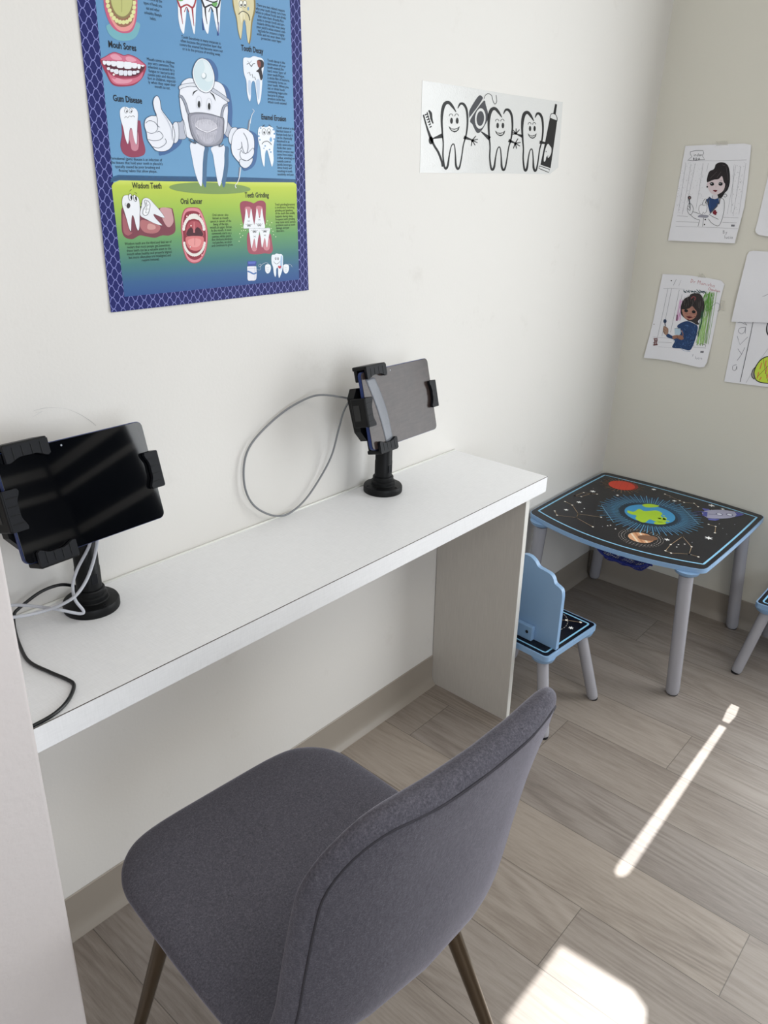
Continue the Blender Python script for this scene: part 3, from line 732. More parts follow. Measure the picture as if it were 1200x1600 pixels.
# sun
sx, sy = -.108, -.128
for k in range(30):
    an = 2 * PI * k / 30; r1 = .078 if k % 2 else .066; a.line([(sx + .046 * math.cos(an), sy + .046 * math.sin(an)), (sx + r1 * math.cos(an), sy + r1 * math.sin(an))], .0018, '#8c6a45', 2)
a.ell(sx + .008, sy - .010, .045, .045, '#8a2b22', L=3); a.ell(sx, sy, .046, .046, '#d8452f', L=4, n=40)
for d in (-.02, .004, .022): a.line([(sx - .036, sy + d - .01), (sx + .036, sy + d + .010)], .0012, '#c23a28', 5)
# ringed planet
jx, jy = -.483, -.370
for r_, k, wd in ((.050, 30, .0014), (.058, 34, .0022), (.066, 40, .0012)): a.dash(jx, jy, r_, r_, wd, '#a9a49c', k, L=2)
a.ell(jx, jy, .038, .038, '#d9a47c', L=3, n=36)
def chord(cx, cy, r, d, hw_, m, L, rot):
    c_, s_ = math.cos(rot), math.sin(rot); P = []
    for u, v in ((d - hw_, 1), (d + hw_, 1), (d + hw_, -1), (d - hw_, -1)):
        w_ = math.sqrt(max(0, r * r - u * u)) * v; P.append((cx + w_ * c_ - u * s_, cy + w_ * s_ + u * c_))
    a.fill(P, m, L)
for d, h_, m in ((-.024, .004, '#b9805a'), (-.008, .003, '#f0d9bd'), (.006, .0035, '#b9805a'), (.020, .003, '#f0d9bd')): chord(jx, jy, .0375, d, h_, m, 4, .75)
a.ell(jx + .012, jy - .016, .030, .020, '#7d5a44', rot=-50, L=5)
# rocket
rp = lambda pts: [t7(p) for p in pts]
a.fill(rp([(905, 212), (935, 215), (950, 228), (925, 232)]), '#5a5fa8', 3); a.fill(rp([(930, 258), (960, 258), (985, 262), (965, 268), (935, 264)]), '#5a5fa8', 3)
a.line(rp([(862, 232), (895, 234)]), .004, '#3a3f7a', 3); a.line(rp([(866, 242), (900, 242)]), .003, '#5a5fa8', 3); a.line(rp([(870, 225), (905, 228)]), .002, '#5a5fa8', 3)
a.blob(rp([(905, 232), (930, 222), (975, 219), (1020, 222), (1060, 229), (1092, 240), (1055, 250), (1015, 257), (965, 258), (925, 253)]), '#a7a6bf', 4)
a.fill(rp([(1050, 228), (1075, 233), (1094, 240), (1075, 246), (1050, 251), (1060, 240)]), '#4c529c', 5); a.fill(rp([(900, 226), (930, 229), (928, 250), (905, 244), (912, 236)]), '#4c529c', 5)
a.line(rp([(935, 238), (980, 240)]), .003, '#5f5f7d', 6)
for px in ((983, 239), (1028, 241)): q = t7(px); a.ell(q[0], q[1], .011, .011, '#55557a', L=6); a.ell(q[0], q[1], .008, .008, '#dcdff0', L=7)
# constellations and stars
GOLD = '#b59b7a'
CON = [[(338, 156), (377, 142), (408, 147), (437, 149)], [(338, 156), (366, 160), (408, 147)], [(294, 182), (326, 198), (353, 237), (344, 254), (258, 243), (248, 224)], [(353, 237), (455, 252)], [(344, 254), (418, 295)],
       [(740, 149), (806, 178), (825, 186), (870, 190), (888, 205)], [(935, 284), (966, 293), (963, 322)], [(818, 338), (766, 374), (742, 402), (767, 412), (848, 416), (859, 384), (818, 338)], [(848, 416), (889, 429)]]
for cpts in CON:
    a.line(rp(cpts), .0014, GOLD, 3)
    for p in cpts: q = t7(p); a.ell(q[0], q[1], .0034, .0034, '#f2ece0', L=4, n=10)
def star(q, r, L=4, m='#f4f4f2'):
    P = []
    for k in range(12):
        an = PI * k / 6 + .3; rr = r if k % 2 == 0 else r * .42; P.append((q[0] + rr * math.cos(an), q[1] + rr * math.sin(an)))
    a.fill(P, m, L)
for p, r_ in (((418, 137), .012), ((356, 185), .011), ((299, 219), .009), ((690, 128), .010), ((782, 179), .009), ((948, 200), .013), ((998, 216), .008), ((935, 345), .014), ((749, 352), .010), ((528, 154), .007)): star(t7(p), r_)
for _ in range(46):
    q = (R.uniform(-.50, -.07), R.uniform(-.56, -.05))
    if math.hypot(q[0] - ex, q[1] - ey) > .175: a.ell(q[0], q[1], .0014, .0014, '#cfd3d8', L=3, n=6)
for p in ((368, 228), (380, 213), (484, 290), (519, 304), (497, 288), (800, 374), (792, 385), (828, 372)): q = t7(p); a.ell(q[0], q[1], .0026, .0026, '#e8e6e0', L=3, n=8)
pr = a.done('printed_picture', tab); setp(pr, 'printed planets, rocket and constellations')
# legs
def leg(parent, p, q, r, pad=True):
    p, q = Vector(p), Vector(q); d = (q - p).normalized()
    bm = nb(); L = (q - p).length
    M, _ = align(q, p)
    prof = [(0, .004), (r * .86, .004), (r * .97, .009), (r, .016), (r, L - .004), (0, L - .004)]
    lathe(bm, prof, 28, M); l = obj('leg', bm, M_LEG, parent, smooth=True, sharp=40)
    bm = nb(); lathe(bm, [(0, 0), (r * .8, 0), (r * .84, .004), (0, .004)], 24, Matrix.Translation((q.x, q.y, 0))); obj('foot_pad', bm, M_PAD, l)
    return l
for sx_, sy_ in ((-1, -1), (1, -1), (-1, 1), (1, 1)):
    x0 = .235 * sx_ - (.030 if sx_ < 0 else .0); x1 = .262 * sx_ + (.006 if sx_ < 0 else 0.010)
    leg(tab, (x0, .240 * sy_, TZ - .031), (x1, .268 * sy_, 0), .0205)
    b = nb(); lathe(b, [(0, 0), (.026, 0), (.034, .006), (.038, .016), (0, .016)], 28, Matrix.Translation((x0, .240 * sy_, TZ - .0312)))
    obj('leg_bracket', b, M_KBLUE, tab, smooth=True, sharp=40)
# storage net slung below the top
def net():
    x0, x1, y0, y1 = -.215, .200, -.135, .095
    nx, ny = 52, 34; bm = nb(); G = []
    R2 = random.Random(5)
    for i in range(nx + 1):
        row = []
        for j in range(ny + 1):
            u, v = i / nx, j / ny; s = min(1, min(v, 1 - v) * 4.2); e = min(1, min(u, 1 - u) * 14)
            z = TZ - .030 - .080 * (s ** .8) * (.55 + .45 * e ** .7) - .004 * math.sin(u * 9) * s
            row.append(bm.verts.new((x0 + (x1 - x0) * u + .01 * (1 - e) * 0, y0 + (y1 - y0) * v, z + .002 * math.sin(v * 31 + u * 17))))
        G.append(row)
    for i in range(nx):
        for j in range(ny): bm.faces.new([G[i][j], G[i + 1][j], G[i + 1][j + 1], G[i][j + 1]])
    o = obj('storage_net', bm, M_NET, tab); m = o.modifiers.new('w', 'WIREFRAME'); m.thickness = .0024; m.use_even_offset = False
    setp(o, 'navy mesh storage net hanging below the top')
    bm = nb(); zr = TZ - .030
    tube(bm, [(x0, y0, zr), (x1, y0, zr), (x1, y1, zr), (x0, y1, zr)], .004, 8, closed=True)
    tube(bm, catmull([(x0, y0, zr), (x0, y0 + .05, zr - .052), (x0, (y0 + y1) / 2, zr - .060), (x0, y1 - .05, zr - .052), (x0, y1, zr)], 6), .0035, 8)
    tube(bm, catmull([(x0 + .09, y0 + .045, zr - .082), (x0 + .09, y1 - .045, zr - .082)], 6), .003, 8)
    for x in (x0 + .004, x1 - .004):
        for y in (y0, y1): tube(bm, [(x, y, zr), (x, y, TZ - .0155)], .003, 6)
    obj('net_binding', bm, M_NET, o, smooth=True)
net()

# ------------------------------------------------------------------ children's chairs
def kids_chair(loc, rz, label):
    k = setp(empty('kids_chair', loc, rz), label, 'chair', "children's space chairs")
    H = .252; S = .130
    sh = roundrect(-S, -S, S, S, .014, 5); b = nb(); prism(b, sh, H - .018, H - .0012); obj('seat', b, M_KBLUE, k, bevel=.004, smooth=True, sharp=50)
    b = nb(); prism(b, roundrect(-S + .005, -S + .005, S - .005, S - .005, .011, 5), H - .0012, H - .0002); obj('seat_print', b, M_SPACE, k)
    aa = Art(PT, 0, 0); aa.P = lambda p, L=None: Vector((p[0], p[1], H + .00006 * ((L or 0) + 1)))
    aa.line(roundrect(-S + .018, -S + .018, S - .018, S - .018, .008, 4), .0052, '#8cc6e6', closed=True)
    aa.dash(.035, .0, .074, .074, .0018, '#a9a49c', 36, L=1); aa.ell(.028, 0, .030, .030, '#3a4f6a', L=1)
    for c_ in ([(.010, .010), (.052, -.028), (.079, -.055), (.100, -.090)], [(-.09, .06), (-.05, .085), (-.01, .07)], [(.05, .06), (.085, .085), (.09, .05)]):
        aa.line(c_, .0016, GOLD, 2)
        for p in c_: aa.ell(p[0], p[1], .0042, .0042, '#f2ece0', L=3, n=10)
    for p, r_ in (((.052, -.088), .009), ((.08, .02), .007), ((-.03, .04), .008)):
        P = []
        for i in range(12):
            an = PI * i / 6 + .3; rr = r_ if i % 2 == 0 else r_ * .42; P.append((p[0] + rr * math.cos(an), p[1] + rr * math.sin(an)))
        aa.fill(P, '#f4f4f2', 3)
    me = bpy.data.meshes.new('p'); aa.bm.to_mesh(me)
    o = obj('seat_picture', aa.bm, aa.mats, k); setp(o, 'printed frame, stars and constellations')
    # scalloped back board, rising at local x = BX, thickness along x
    BX = -.074; half = [(.124, H + .0005), (.122, H + .165), (.118, H + .183), (.108, H + .190), (.094, H + .196), (.088, H + .208), (.078, H + .217), (.058, H + .221), (.038, H + .224), (.026, H + .236), (.012, H + .244), (0, H + .246)]
    sm = catmull([(p[0], p[1], 0) for p in half[1:]], 5); prof = [half[0]] + [(p.x, p.y) for p in sm]
    poly = prof + [(-x, z) for x, z in prof[-2::-1]]
    Mx = Matrix(((0, 0, 1, BX), (1, 0, 0, 0), (0, 1, 0, 0), (0, 0, 0, 1)))
    b = nb(); prism(b, poly, -.007, .007, Mx); obj('backrest', b, M_KBLUE, k, bevel=.003, smooth=True, sharp=50)
    b = nb(); box(b, BX - .0225, BX - .0075, -.052, .052, H + .0005, H + .044)
    mb = obj('mounting_block', b, M_KBLUE, k, bevel=.002)
    for y in (-.036, .036):
        b = nb(); lathe(b, [(0, 0), (.0045, 0), (.0045, .0012), (.002, .0014), (0, .0006)], 14, Matrix.Translation((BX - .0225, y, H + .026)) @ Matrix.Rotation(-PI / 2, 4, 'Y')); obj('screw', b, M_PAD, mb)
    for sx_, sy_ in ((-1, -1), (1, -1), (-1, 1), (1, 1)):
        leg(k, (.098 * sx_, .098 * sy_, H - .034), (.131 * sx_, .152 * sy_, 0), .0165)
        b = nb(); lathe(b, [(0, 0), (.024, 0), (.031, .005), (.035, .016), (0, .016)], 26, Matrix.Translation((.098 * sx_, .098 * sy_, H - .0345)))
        obj('leg_bracket', b, M_KBLUE, k, smooth=True, sharp=40)
    return k
k1 = kids_chair((-.860, -.247, 0), -.07, "blue children's chair with scalloped back, squeezed between the desk's side panel and the space table")
def copy_tree(o, parent=None):
    c = o.copy(); COL.objects.link(c); c.parent = parent
    for ch in [q for q in bpy.data.objects if q.parent == o]: copy_tree(ch, c)
    return c
k2 = copy_tree(k1); k2.location = (-.142, -.812, 0); k2.rotation_euler = (0, 0, PI / 2)
k2['label'] = "children's chair cut off by the photo's right edge, one seat corner and leg showing"

# ------------------------------------------------------------------ dental health poster
K = '#14161c'; WHT = '#e8ebf2'
c1 = crop(110, 0, 3.158); c2 = crop(140, 240, 3.333)
pbl, pbr = PB.at((172, 488)), PB.at((481, 453)); ptl, ptr = PB.at((119, 0)), PB.at((468, 0))
def wl(p, z):   # continue a poster side upward to height z
    a_, b_ = p; f = (z - a_.z) / (b_.z - a_.z); return a_.lerp(b_, f)
ZTOP = 1.832
PTL, PTR = wl((pbl, ptl), ZTOP), wl((pbr, ptr), ZTOP)
post = setp(empty('dental_poster', ((PTL.x + pbr.x) / 2, -.002, (ZTOP + 1.22) / 2)), 'tall blue and green dental health poster with navy lattice border on the desk wall', 'poster')
def border_mat():
    m = mat('navy_lattice_print', '#20286e', .35); t = NT(m); sp = t.n('ShaderNodeSeparateXYZ'); tc = t.n('ShaderNodeTexCoord'); t.l(tc.outputs['Object'], sp.inputs[0])
    p = .0165; x = t.m('DIVIDE', sp.outputs[0], p); z = t.m('DIVIDE', sp.outputs[2], p * 1.10)
    u = t.m('ADD', x, z); v = t.m('SUBTRACT', x, z)
    u2 = t.m('ADD', u, t.m('MULTIPLY', t.m('SINE', t.m('MULTIPLY', v, 2 * PI)), .07)); v2 = t.m('ADD', v, t.m('MULTIPLY', t.m('SINE', t.m('MULTIPLY', u, 2 * PI)), .07))
    d = lambda q: t.m('ABSOLUTE', t.m('SUBTRACT', t.m('FRACT', q), .5))
    ln = t.m('LESS_THAN', t.m('MINIMUM', d(u2), d(v2)), .05)
    t.l(t.mix(ln, lin('#171d62'), lin('#7c80bd')), t.bsdf.inputs['Base Color']); t.bsdf.inputs['Roughness'].default_value = .5; t.bsdf.inputs['Specular IOR Level'].default_value = .25; return m
def grad_mat(name, z0, z1, stops):
    m = mat(name, '#888888', .5, spec=.25); t = NT(m); sp = t.n('ShaderNodeSeparateXYZ'); tc = t.n('ShaderNodeTexCoord'); t.l(tc.outputs['Object'], sp.inputs[0])
    f = t.m('DIVIDE', t.m('SUBTRACT', sp.outputs[2], z0 - post.location.z), z1 - z0); t.l(t.ramp(f, stops), t.bsdf.inputs['Base Color']); return m
zg0, zg1 = PB.at((194, 463)).z, PB.at((300, 283)).z
M_BORDER = border_mat(); M_SKYP = grad_mat('poster_blue_print', zg1, ZTOP, [(0, '#6f9fc6'), (.5, '#6595bf'), (1, '#729dc2')])
M_GRN = grad_mat('poster_green_print', zg0, zg1, [(0, '#33558f'), (.12, '#3c6390'), (.28, '#497d7c'), (.5, '#6b9f68'), (.75, '#9fc054'), (.95, '#bfd052'), (1, '#d2df6a')])
# sheet with a real thickness
def sheet(name, corners, plane, base, th, m, parent, disp=None, maxlen=.03):
    bm = nb(); A = [bm.verts.new(c + plane.n * (base + th)) for c in corners]; f = bm.faces.new(A); f.normal_update()
    if f.normal.dot(plane.n) < 0: f.normal_flip()
    bmesh.ops.triangulate(bm, faces=bm.faces)
    for _ in range(5):
        e = [q for q in bm.edges if q.calc_length() > maxlen]
        if not e: break
        bmesh.ops.subdivide_edges(bm, edges=e, cuts=1); bmesh.ops.triangulate(bm, faces=bm.faces)
    ext = bmesh.ops.extrude_face_region(bm, geom=list(bm.faces))
    vs = [v for v in ext['geom'] if isinstance(v, bmesh.types.BMVert)]; bmesh.ops.translate(bm, verts=vs, vec=-plane.n * th)
    bmesh.ops.recalc_face_normals(bm, faces=bm.faces)
    if disp:
        for v in bm.verts: v.co += plane.n * disp(v.co)
    for v in bm.verts: v.co -= parent.location
    return obj(name, bm, m, parent, smooth=bool(disp), sharp=60)
def pdisp(co):   # the paper lifts a little along its bottom edge and waves
    z = co.z; x = co.x
    return .0012 + .0014 * max(0, (1.26 - z) / .04) ** 2 * (.5 + .5 * math.cos((x + 1.97) * 9)) + .0006 * math.sin(x * 23) * math.sin(z * 17)
P4 = [PTL, pbl + Vector((0, 0, .0)), pbr, PTR]
sheet('sheet', [PTL, pbl, pbr, PTR], PB, .0002, .0004, mat('poster_paper', '#dfe3ea', .4), post, pdisp, .013)
g = Art(PB, .0008, .00008)
g.tris3([c + PB.n * .0008 for c in (PTL, pbl, pbr, PTR)], [(0, 1, 2), (0, 2, 3)], M_BORDER)
il0, il1 = PB.at((171.5, 240)), PB.at((193.4, 463.5)); ir0, ir1 = PB.at((459.5, 240)), PB.at((466, 436.5))
ITL, ITR = wl((il1, il0), ZTOP - .032), wl((ir1, ir0), ZTOP - .032)
g.tris3([c + PB.n * (.0008 + .00008) for c in (ITL, il1, ir1, ITR)], [(0, 1, 2), (0, 2, 3)], M_SKYP)
g.f = c2
g.line([(108, 140), (118, 124), (145, 116), (400, 122), (800, 128), (1066, 138)], 10, '#2f5d86', 2); g.fill([(103, 150), (112, 130), (140, 114), (400, 120), (800, 126), (1071, 134), (1072, 156), (800, 150), (400, 144), (150, 138)], '#33577c', 2)
gp = [(110, 168), (120, 152), (150, 139), (400, 144), (800, 148), (1060, 150), (1074, 160)]
zz = [g.P(p, 3) for p in gp] + [ir1 + PB.n * .00104, il1 + PB.n * .00104]
g.tris3(zz, tessellate_polygon([[Vector((p.x, p.z, 0)) for p in zz]]), M_GRN)
g.ell(622, 180, 212, 30, '#7f9a58', 1.5, L=4)
# ---- lettering
T1 = .0122
def title(s_, x, y, f, wpx):
    g.f = f; W = abs((g.P((x + wpx / 2, y)) - g.P((x - wpx / 2, y))).x); g.text(s_, (x, y), width=W, size=T1, m=K, L=6)
title('Mouh Sores', 254, 243, c1, 134); title('Gum Disease', 280, 505, c1, 140); title('Tooth Decay', 894, 258, c1, 108); title('Enamel Erosion', 1000, 594, c1, 120)
title('Wisdom Teeth', 296, 181, c2, 154); title('Oral Cancer', 528, 261, c2, 112); title('Teeth Grinding', 867, 228, c2, 126)
BT = .0059
g.f = c1
g.block(['caused by plaque and is', 'made worse by the', 'types of foods you', 'eat and other', 'unhealthy lifestyle', 'habits.'], (402, -18), (404, 100), 112, BT, K, 6)
g.block(['Tooth Sensitivity in many instances is', 'often because the protective layer that', 'covers the enamel has become worn out', 'or is in the process of eroding away.'], (642, 205), (645, 262), 212, BT, K, 6)
g.block(['There are two related reasons', 'why your teeth slowly turn from', 'white to yellow.Foods and drinks', 'that stain them directly.Also', 'acids in certain foods and par-', 'ticularly drinks that wear away', "your teeth's white enamel coat-", 'ing.Soda for instance is highly', 'acidic and can wear down their', 'protective outer layer.'], (985, 46), (988, 204), 150, BT, K, 6)
g.block(['Mouth sores in children', 'are very common.This', 'infection is caused by a', 'fungus or bacteria and', 'causes pain and discom-', 'fort in children, especial-', 'ly when they open their', 'mouth to eat.'], (442, 308), (450, 438), 140, BT, K, 6)
g.block(['Tooth decay is the', 'destruction of your', 'tooth enamel,the', 'hard, outer layer of', 'your teeth.Plaque,', 'a sticky film of bacteria,', 'constantly forms on', 'your teeth. When you', 'eat or drink foods', 'containing sugars,the', 'bacteria in plaque', 'produce acids that', 'attack tooth enamel.'], (1022, 312), (1024, 514), 108, BT, K, 6, 'L')
g.block(['Tooth enamel is the', 'hardest tissue of', 'human body but it', 'can be chemically', 'dissolved in an', 'acidic environment.', 'Acids that cause', 'dental erosion may', 'come from intake', '(reflux, vomiting) or', 'outside sources', '(acidic beverages,', 'citrus fruits) and', 'resulting in tooth', 'sensitivity and pain.'], (1057, 638), (1062, 866), 88, BT, K, 6, 'L')
g.f = c2
g.block(['Periodontal (gum) disease is an infection of', "the tissues that hold your teeth in place.It's", 'typically caused by poor brushing and', 'flossing habits that allow plaque,'], (243, 36), (250, 97), 270, BT, K, 6)
g.block(['Wisdom teeth are the third and final set of', 'molars that most people get.Sometimes', 'these teeth can be a valuable asset to the', 'mouth when healthy and properly aligned', 'but more often,they are misaligned and', 'require removal.'], (304, 470), (314, 558), 245, BT, K, 6)
g.block(['Oral cancer, also', 'known as mouth', 'cancer,is cancer of the', 'lining of the lips,', 'mouth,or upper throat.', 'In the mouth, it most', 'commonly starts as a', 'painless white patch,', 'that thickens,develops', 'red patches, an ulcer', 'and continues to grow.'], (676, 325), (688, 482), 114, BT, K, 6)
g.block(['Teeth grinding(bruxism)', 'is involuntary clenching,', 'grinding and gnashing', 'of the teeth that usually', 'happens during sleep.', 'Frequent teeth grinding', 'may cause some serious', 'problems such as tooth', 'damage and jaw', 'disorders.'], (1014, 270), (1020, 406), 104, BT, K, 6, 'L')
# ---- tongue-coated mouth at the top left
a4 = crop(110, 0, 6.316); g.f = a4
g.blob([(372, 240), (360, 310), (420, 380), (520, 405), (620, 380), (668, 300), (650, 220)], '#76b0bb', 4)
g.blob([(318, 0), (305, -250), (480, -420), (650, -250), (652, 0), (648, 150), (625, 260), (585, 318), (510, 328), (440, 300), (385, 240), (340, 130)], '#c65f7f', 5)
g.blob([(345, 0), (335, -220), (480, -380), (628, -220), (634, 40), (628, 190), (590, 285), (520, 312), (455, 288), (400, 215), (362, 110)], '#e69a95', 6)
g.blob([(352, 0), (345, -200), (480, -330), (615, -200), (628, 50), (610, 190), (570, 250), (510, 268), (455, 250), (405, 180), (370, 100)], '#9a6a55', 7)
for i, (x, y) in enumerate([(362, 60), (378, 105), (396, 145), (420, 180), (448, 205), (480, 218), (514, 222), (548, 216), (578, 195), (598, 160), (612, 120), (618, 75), (620, 30), (356, 15)]): g.ell(x, y, 20, 22, '#dfe0a0', L=8, n=14)
g.blob([(378, 0), (372, -160), (480, -250), (595, -160), (606, 0), (600, 80), (575, 150), (520, 185), (460, 170), (410, 110)], '#8f7f55', 9)
g.blob([(390, 0), (385, -150), (480, -230), (590, -150), (600, 0), (590, 75), (560, 135), (510, 165), (455, 145), (415, 90)], '#bfc07c', 10); g.line([(495, -100), (496, 120)], 8, '#a9a868', 11)
# ---- two sensitive teeth at the top
g.f = c1
def roots(x0, ink_, lean):
    g.blob([(x0 - 58, -60), (x0 - 48, -5), (x0 - 44, 45), (x0 - 42, 90), (x0 - 32, 140), (x0 - 16, 168), (x0 - 10, 130), (x0 - 4, 80), (x0, 38), (x0 + 10, 60), (x0 + 20, 110), (x0 + 36, 170), (x0 + 42, 120), (x0 + 44, 60), (x0 + 48, 0), (x0 + 54, -60)], '#eef1f7', 6, 4)
    g.line([(x0 - 52, -20), (x0 - 40, 20), (x0 - 30, 36), (x0, 24), (x0 + 26, 38), (x0 + 38, 22), (x0 + 48, -20)], [6, 9, 8, 9, 6], ink_, 7, smooth=5)
    g.line([(x0 - 30, 34), (x0 - 28, 70), (x0 - 20, 120)], [9, 6, 2], ink_, 7, smooth=4); g.line([(x0 + 26, 36), (x0 + 30, 80), (x0 + 35, 130)], [9, 6, 2], ink_, 7, smooth=4)
    g.line([(x0 - 12, 60), (x0 - 2, 36), (x0 + 10, 60)], 4, ink_, 7, smooth=4)
roots(570, '#a3323e', 0); g.ell(538, -2, 16, 9, '#6fae62', L=8)
roots(690, '#26242e', 0); g.blob([(700, 8), (720, 14), (712, 34), (694, 22)], '#6fae62', 8); g.line([(664, 0), (700, 12), (722, 4)], 6, '#26242e', 8, smooth=4)
g.line([(646, 90), (652, 150)], [2, 6], '#2b3f86', 8); g.line([(726, 110), (724, 176)], [2, 7], '#2b3f86', 8)
# ---- yellowed tooth
YT = [(798, -50), (792, 0), (800, 50), (812, 92), (820, 150), (834, 196), (842, 150), (846, 110), (854, 96), (862, 110), (866, 160), (876, 218), (886, 180), (892, 110), (906, 50), (906, 0), (900, -50)]
g.blob([(x * 1.0 + 2, y + 2) for x, y in YT], '#8a7a4a', 6, 4); g.blob([(850 + (x - 850) * .88, 60 + (y - 60) * .97) for x, y in YT], '#d5cba2', 7, 4); g.blob([(848 + (x - 850) * .5, 20 + (y - 40) * .6) for x, y in YT[:12]], '#e6dfc0', 8, 4)
for x in (836, 855): g.ell(x, 20, 9, 17, '#f4f2e6', L=9); g.eline(x, 20, 9, 17, 1.6, K, L=10); g.ell(x + 1, 26, 3.6, 6, K, L=11)
g.line([(824, 72), (845, 56), (872, 72), (880, 102)], 3.5, K, 10, smooth=6); g.line([(818, 0), (828, -6), (838, 0)], 3, K, 10); g.ell(872, 44, 5, 9, '#7fa9cc', L=10)
# ---- lips (mouth sores)
g.f = a4
g.blob([(288, 590), (340, 555), (390, 525), (430, 515), (480, 530), (520, 545), (570, 538), (640, 565), (700, 610), (738, 650), (728, 710), (700, 770), (650, 820), (600, 845), (520, 855), (440, 850), (390, 815), (350, 740), (310, 660)], '#9e3a52', 5)
g.blob([(296, 592), (345, 560), (392, 532), (430, 523), (480, 540), (520, 553), (568, 546), (636, 572), (690, 615), (728, 652), (640, 640), (540, 618), (420, 600)], '#d0708a', 6)
g.blob([(385, 550), (430, 535), (470, 552), (500, 590), (420, 588)], '#e39db0', 7); g.blob([(540, 565), (590, 562), (640, 595), (600, 612), (545, 598)], '#e39db0', 7)
g.blob([(306, 604), (420, 606), (540, 626), (640, 646), (722, 656), (690, 710), (640, 745), (560, 755), (470, 745), (400, 710), (340, 650)], '#552232', 8)
up_t = [(310, 602, 345, 640), (346, 604, 392, 648), (392, 606, 446, 656), (446, 608, 518, 672), (519, 614, 594, 682), (594, 624, 646, 676), (648, 636, 682, 682), (684, 644, 718, 662)]
for x0, y0, x1, y1 in up_t: g.blob([(x0, y0), ((x0 + x1) / 2, y0 - 2), (x1, y0 + 6), (x1 - 3, y1 - 8), ((x0 + x1) / 2, y1), (x0 + 4, y1 - 10)], '#eceef4', 9, 3)
for x0, y0, x1, y1 in [(352, 664, 384, 692), (384, 680, 420, 712), (420, 684, 466, 732), (468, 692, 512, 744), (514, 696, 554, 748), (556, 696, 598, 746), (600, 700, 640, 736), (640, 694, 670, 722)]: g.blob([(x0, y0 + 6), ((x0 + x1) / 2, y0), (x1 - 2, y0 + 6), (x1 - 3, y1 - 4), ((x0 + x1) / 2, y1), (x0 + 3, y1 - 4)], '#e4e6ee', 9, 3)
g.blob([(355, 700), (400, 745), (470, 772), (560, 776), (650, 760), (705, 710), (690, 770), (640, 812), (560, 838), (450, 835), (395, 800)], '#cf6f86', 9); g.blob([(400, 775), (430, 782), (455, 770), (520, 790), (600, 785), (560, 820), (450, 822)], '#e09aab', 10)
g.ell(418, 737, 17, 17, '#a33a50', L=11); g.ell(418, 737, 11, 11, '#f2e9e6', L=12)
# ---- gum disease tooth
g.f = c1
g.blob([(248, 598), (262, 590), (330, 594), (342, 606), (352, 680), (366, 740), (352, 768), (300, 776), (260, 760), (243, 720), (250, 660)], '#93415a', 5); g.blob([(268, 640), (290, 700), (300, 740), (330, 735), (330, 660), (310, 640)], '#c98797', 6)
TOOTH = [(240, 548), (252, 530), (272, 528), (286, 534), (302, 530), (320, 540), (328, 562), (326, 600), (324, 650), (322, 712), (310, 690), (300, 640), (292, 632), (286, 650), (280, 710), (266, 680), (256, 630), (244, 590)]
g.blob([(x + 2, y + 2) for x, y in TOOTH], '#6a4a60', 7, 4); g.blob(TOOTH, '#eff1f7', 8, 4)
for x in (270, 292): g.eline(x, 547, 8, 11, 1.6, K, L=9); g.ell(x + 3, 550, 3, 4, K, L=9)
g.line([(262, 582), (270, 574), (278, 582), (286, 572), (296, 576), (304, 570), (312, 578)], 2.2, K, 9); g.line([(262, 534), (270, 529)], 2, K, 9); g.line([(296, 528), (306, 536)], 2, K, 9)
# ---- decayed tooth
DT_ = [(848, 300), (856, 284), (880, 286), (898, 278), (920, 282), (944, 292), (950, 320), (944, 370), (940, 430), (934, 490), (922, 516), (914, 470), (906, 410), (896, 400), (888, 420), (886, 480), (880, 500), (868, 460), (864, 400), (852, 360)]
g.blob([(x + 2, y + 1) for x, y in DT_], '#5b86b4', 7, 4); g.blob(DT_, '#e9eef6', 8, 4); g.blob([(874, 400), (886, 405), (884, 470), (874, 450)], '#c3d2e6', 9); g.blob([(912, 400), (930, 400), (926, 490), (918, 470)], '#c3d2e6', 9)
g.blob([(918, 300), (936, 296), (948, 306), (948, 330), (938, 340), (944, 380), (934, 396), (924, 360), (912, 352), (926, 336)], '#2a2226', 10); g.blob([(916, 300), (932, 304), (934, 328), (922, 332)], '#8c4a42', 11)
g.line([(866, 318), (876, 312), (888, 328)], 3, K, 10); g.line([(888, 330), (896, 316), (906, 314)], 3, K, 10); g.line([(868, 300), (880, 312), (890, 300)], 2, '#8a94a8', 9)
g.line([(870, 362), (878, 356), (884, 372), (892, 366), (896, 384), (904, 380), (910, 394)], 2.4, K, 10)
# ---- eroded tooth
g.f = c1
ET = [(922, 640), (936, 624), (960, 628), (980, 622), (1000, 640), (1006, 670), (1000, 700), (996, 740), (998, 790), (990, 822), (980, 790), (968, 745), (962, 742), (956, 760), (952, 822), (940, 790), (932, 730), (922, 690)]
g.blob(ET, '#eff2f7', 8, 4)
for x, y, r_ in ((924, 672, 5), (930, 690, 4), (1002, 660, 5), (1000, 686, 4), (934, 632, 4), (996, 640, 4), (956, 720, 4), (950, 732, 3), (978, 738, 4), (984, 750, 4), (928, 656, 3)): g.ell(x, y, r_, r_, '#6f9cc6', L=9, n=12)
for x in (950, 974): g.eline(x, 650, 9, 16, 1.6, K, L=10); g.ell(x + 1, 654, 3.6, 6.5, K, L=10)
g.line([(940, 712), (950, 700), (970, 698), (988, 714)], 3, K, 10, smooth=5); g.line([(942, 626), (954, 616)], 3, K, 10); g.line([(974, 616), (986, 626)], 3, K, 10); g.blob([(984, 676), (990, 690), (984, 700), (978, 690)], '#7fb0dc', 10)
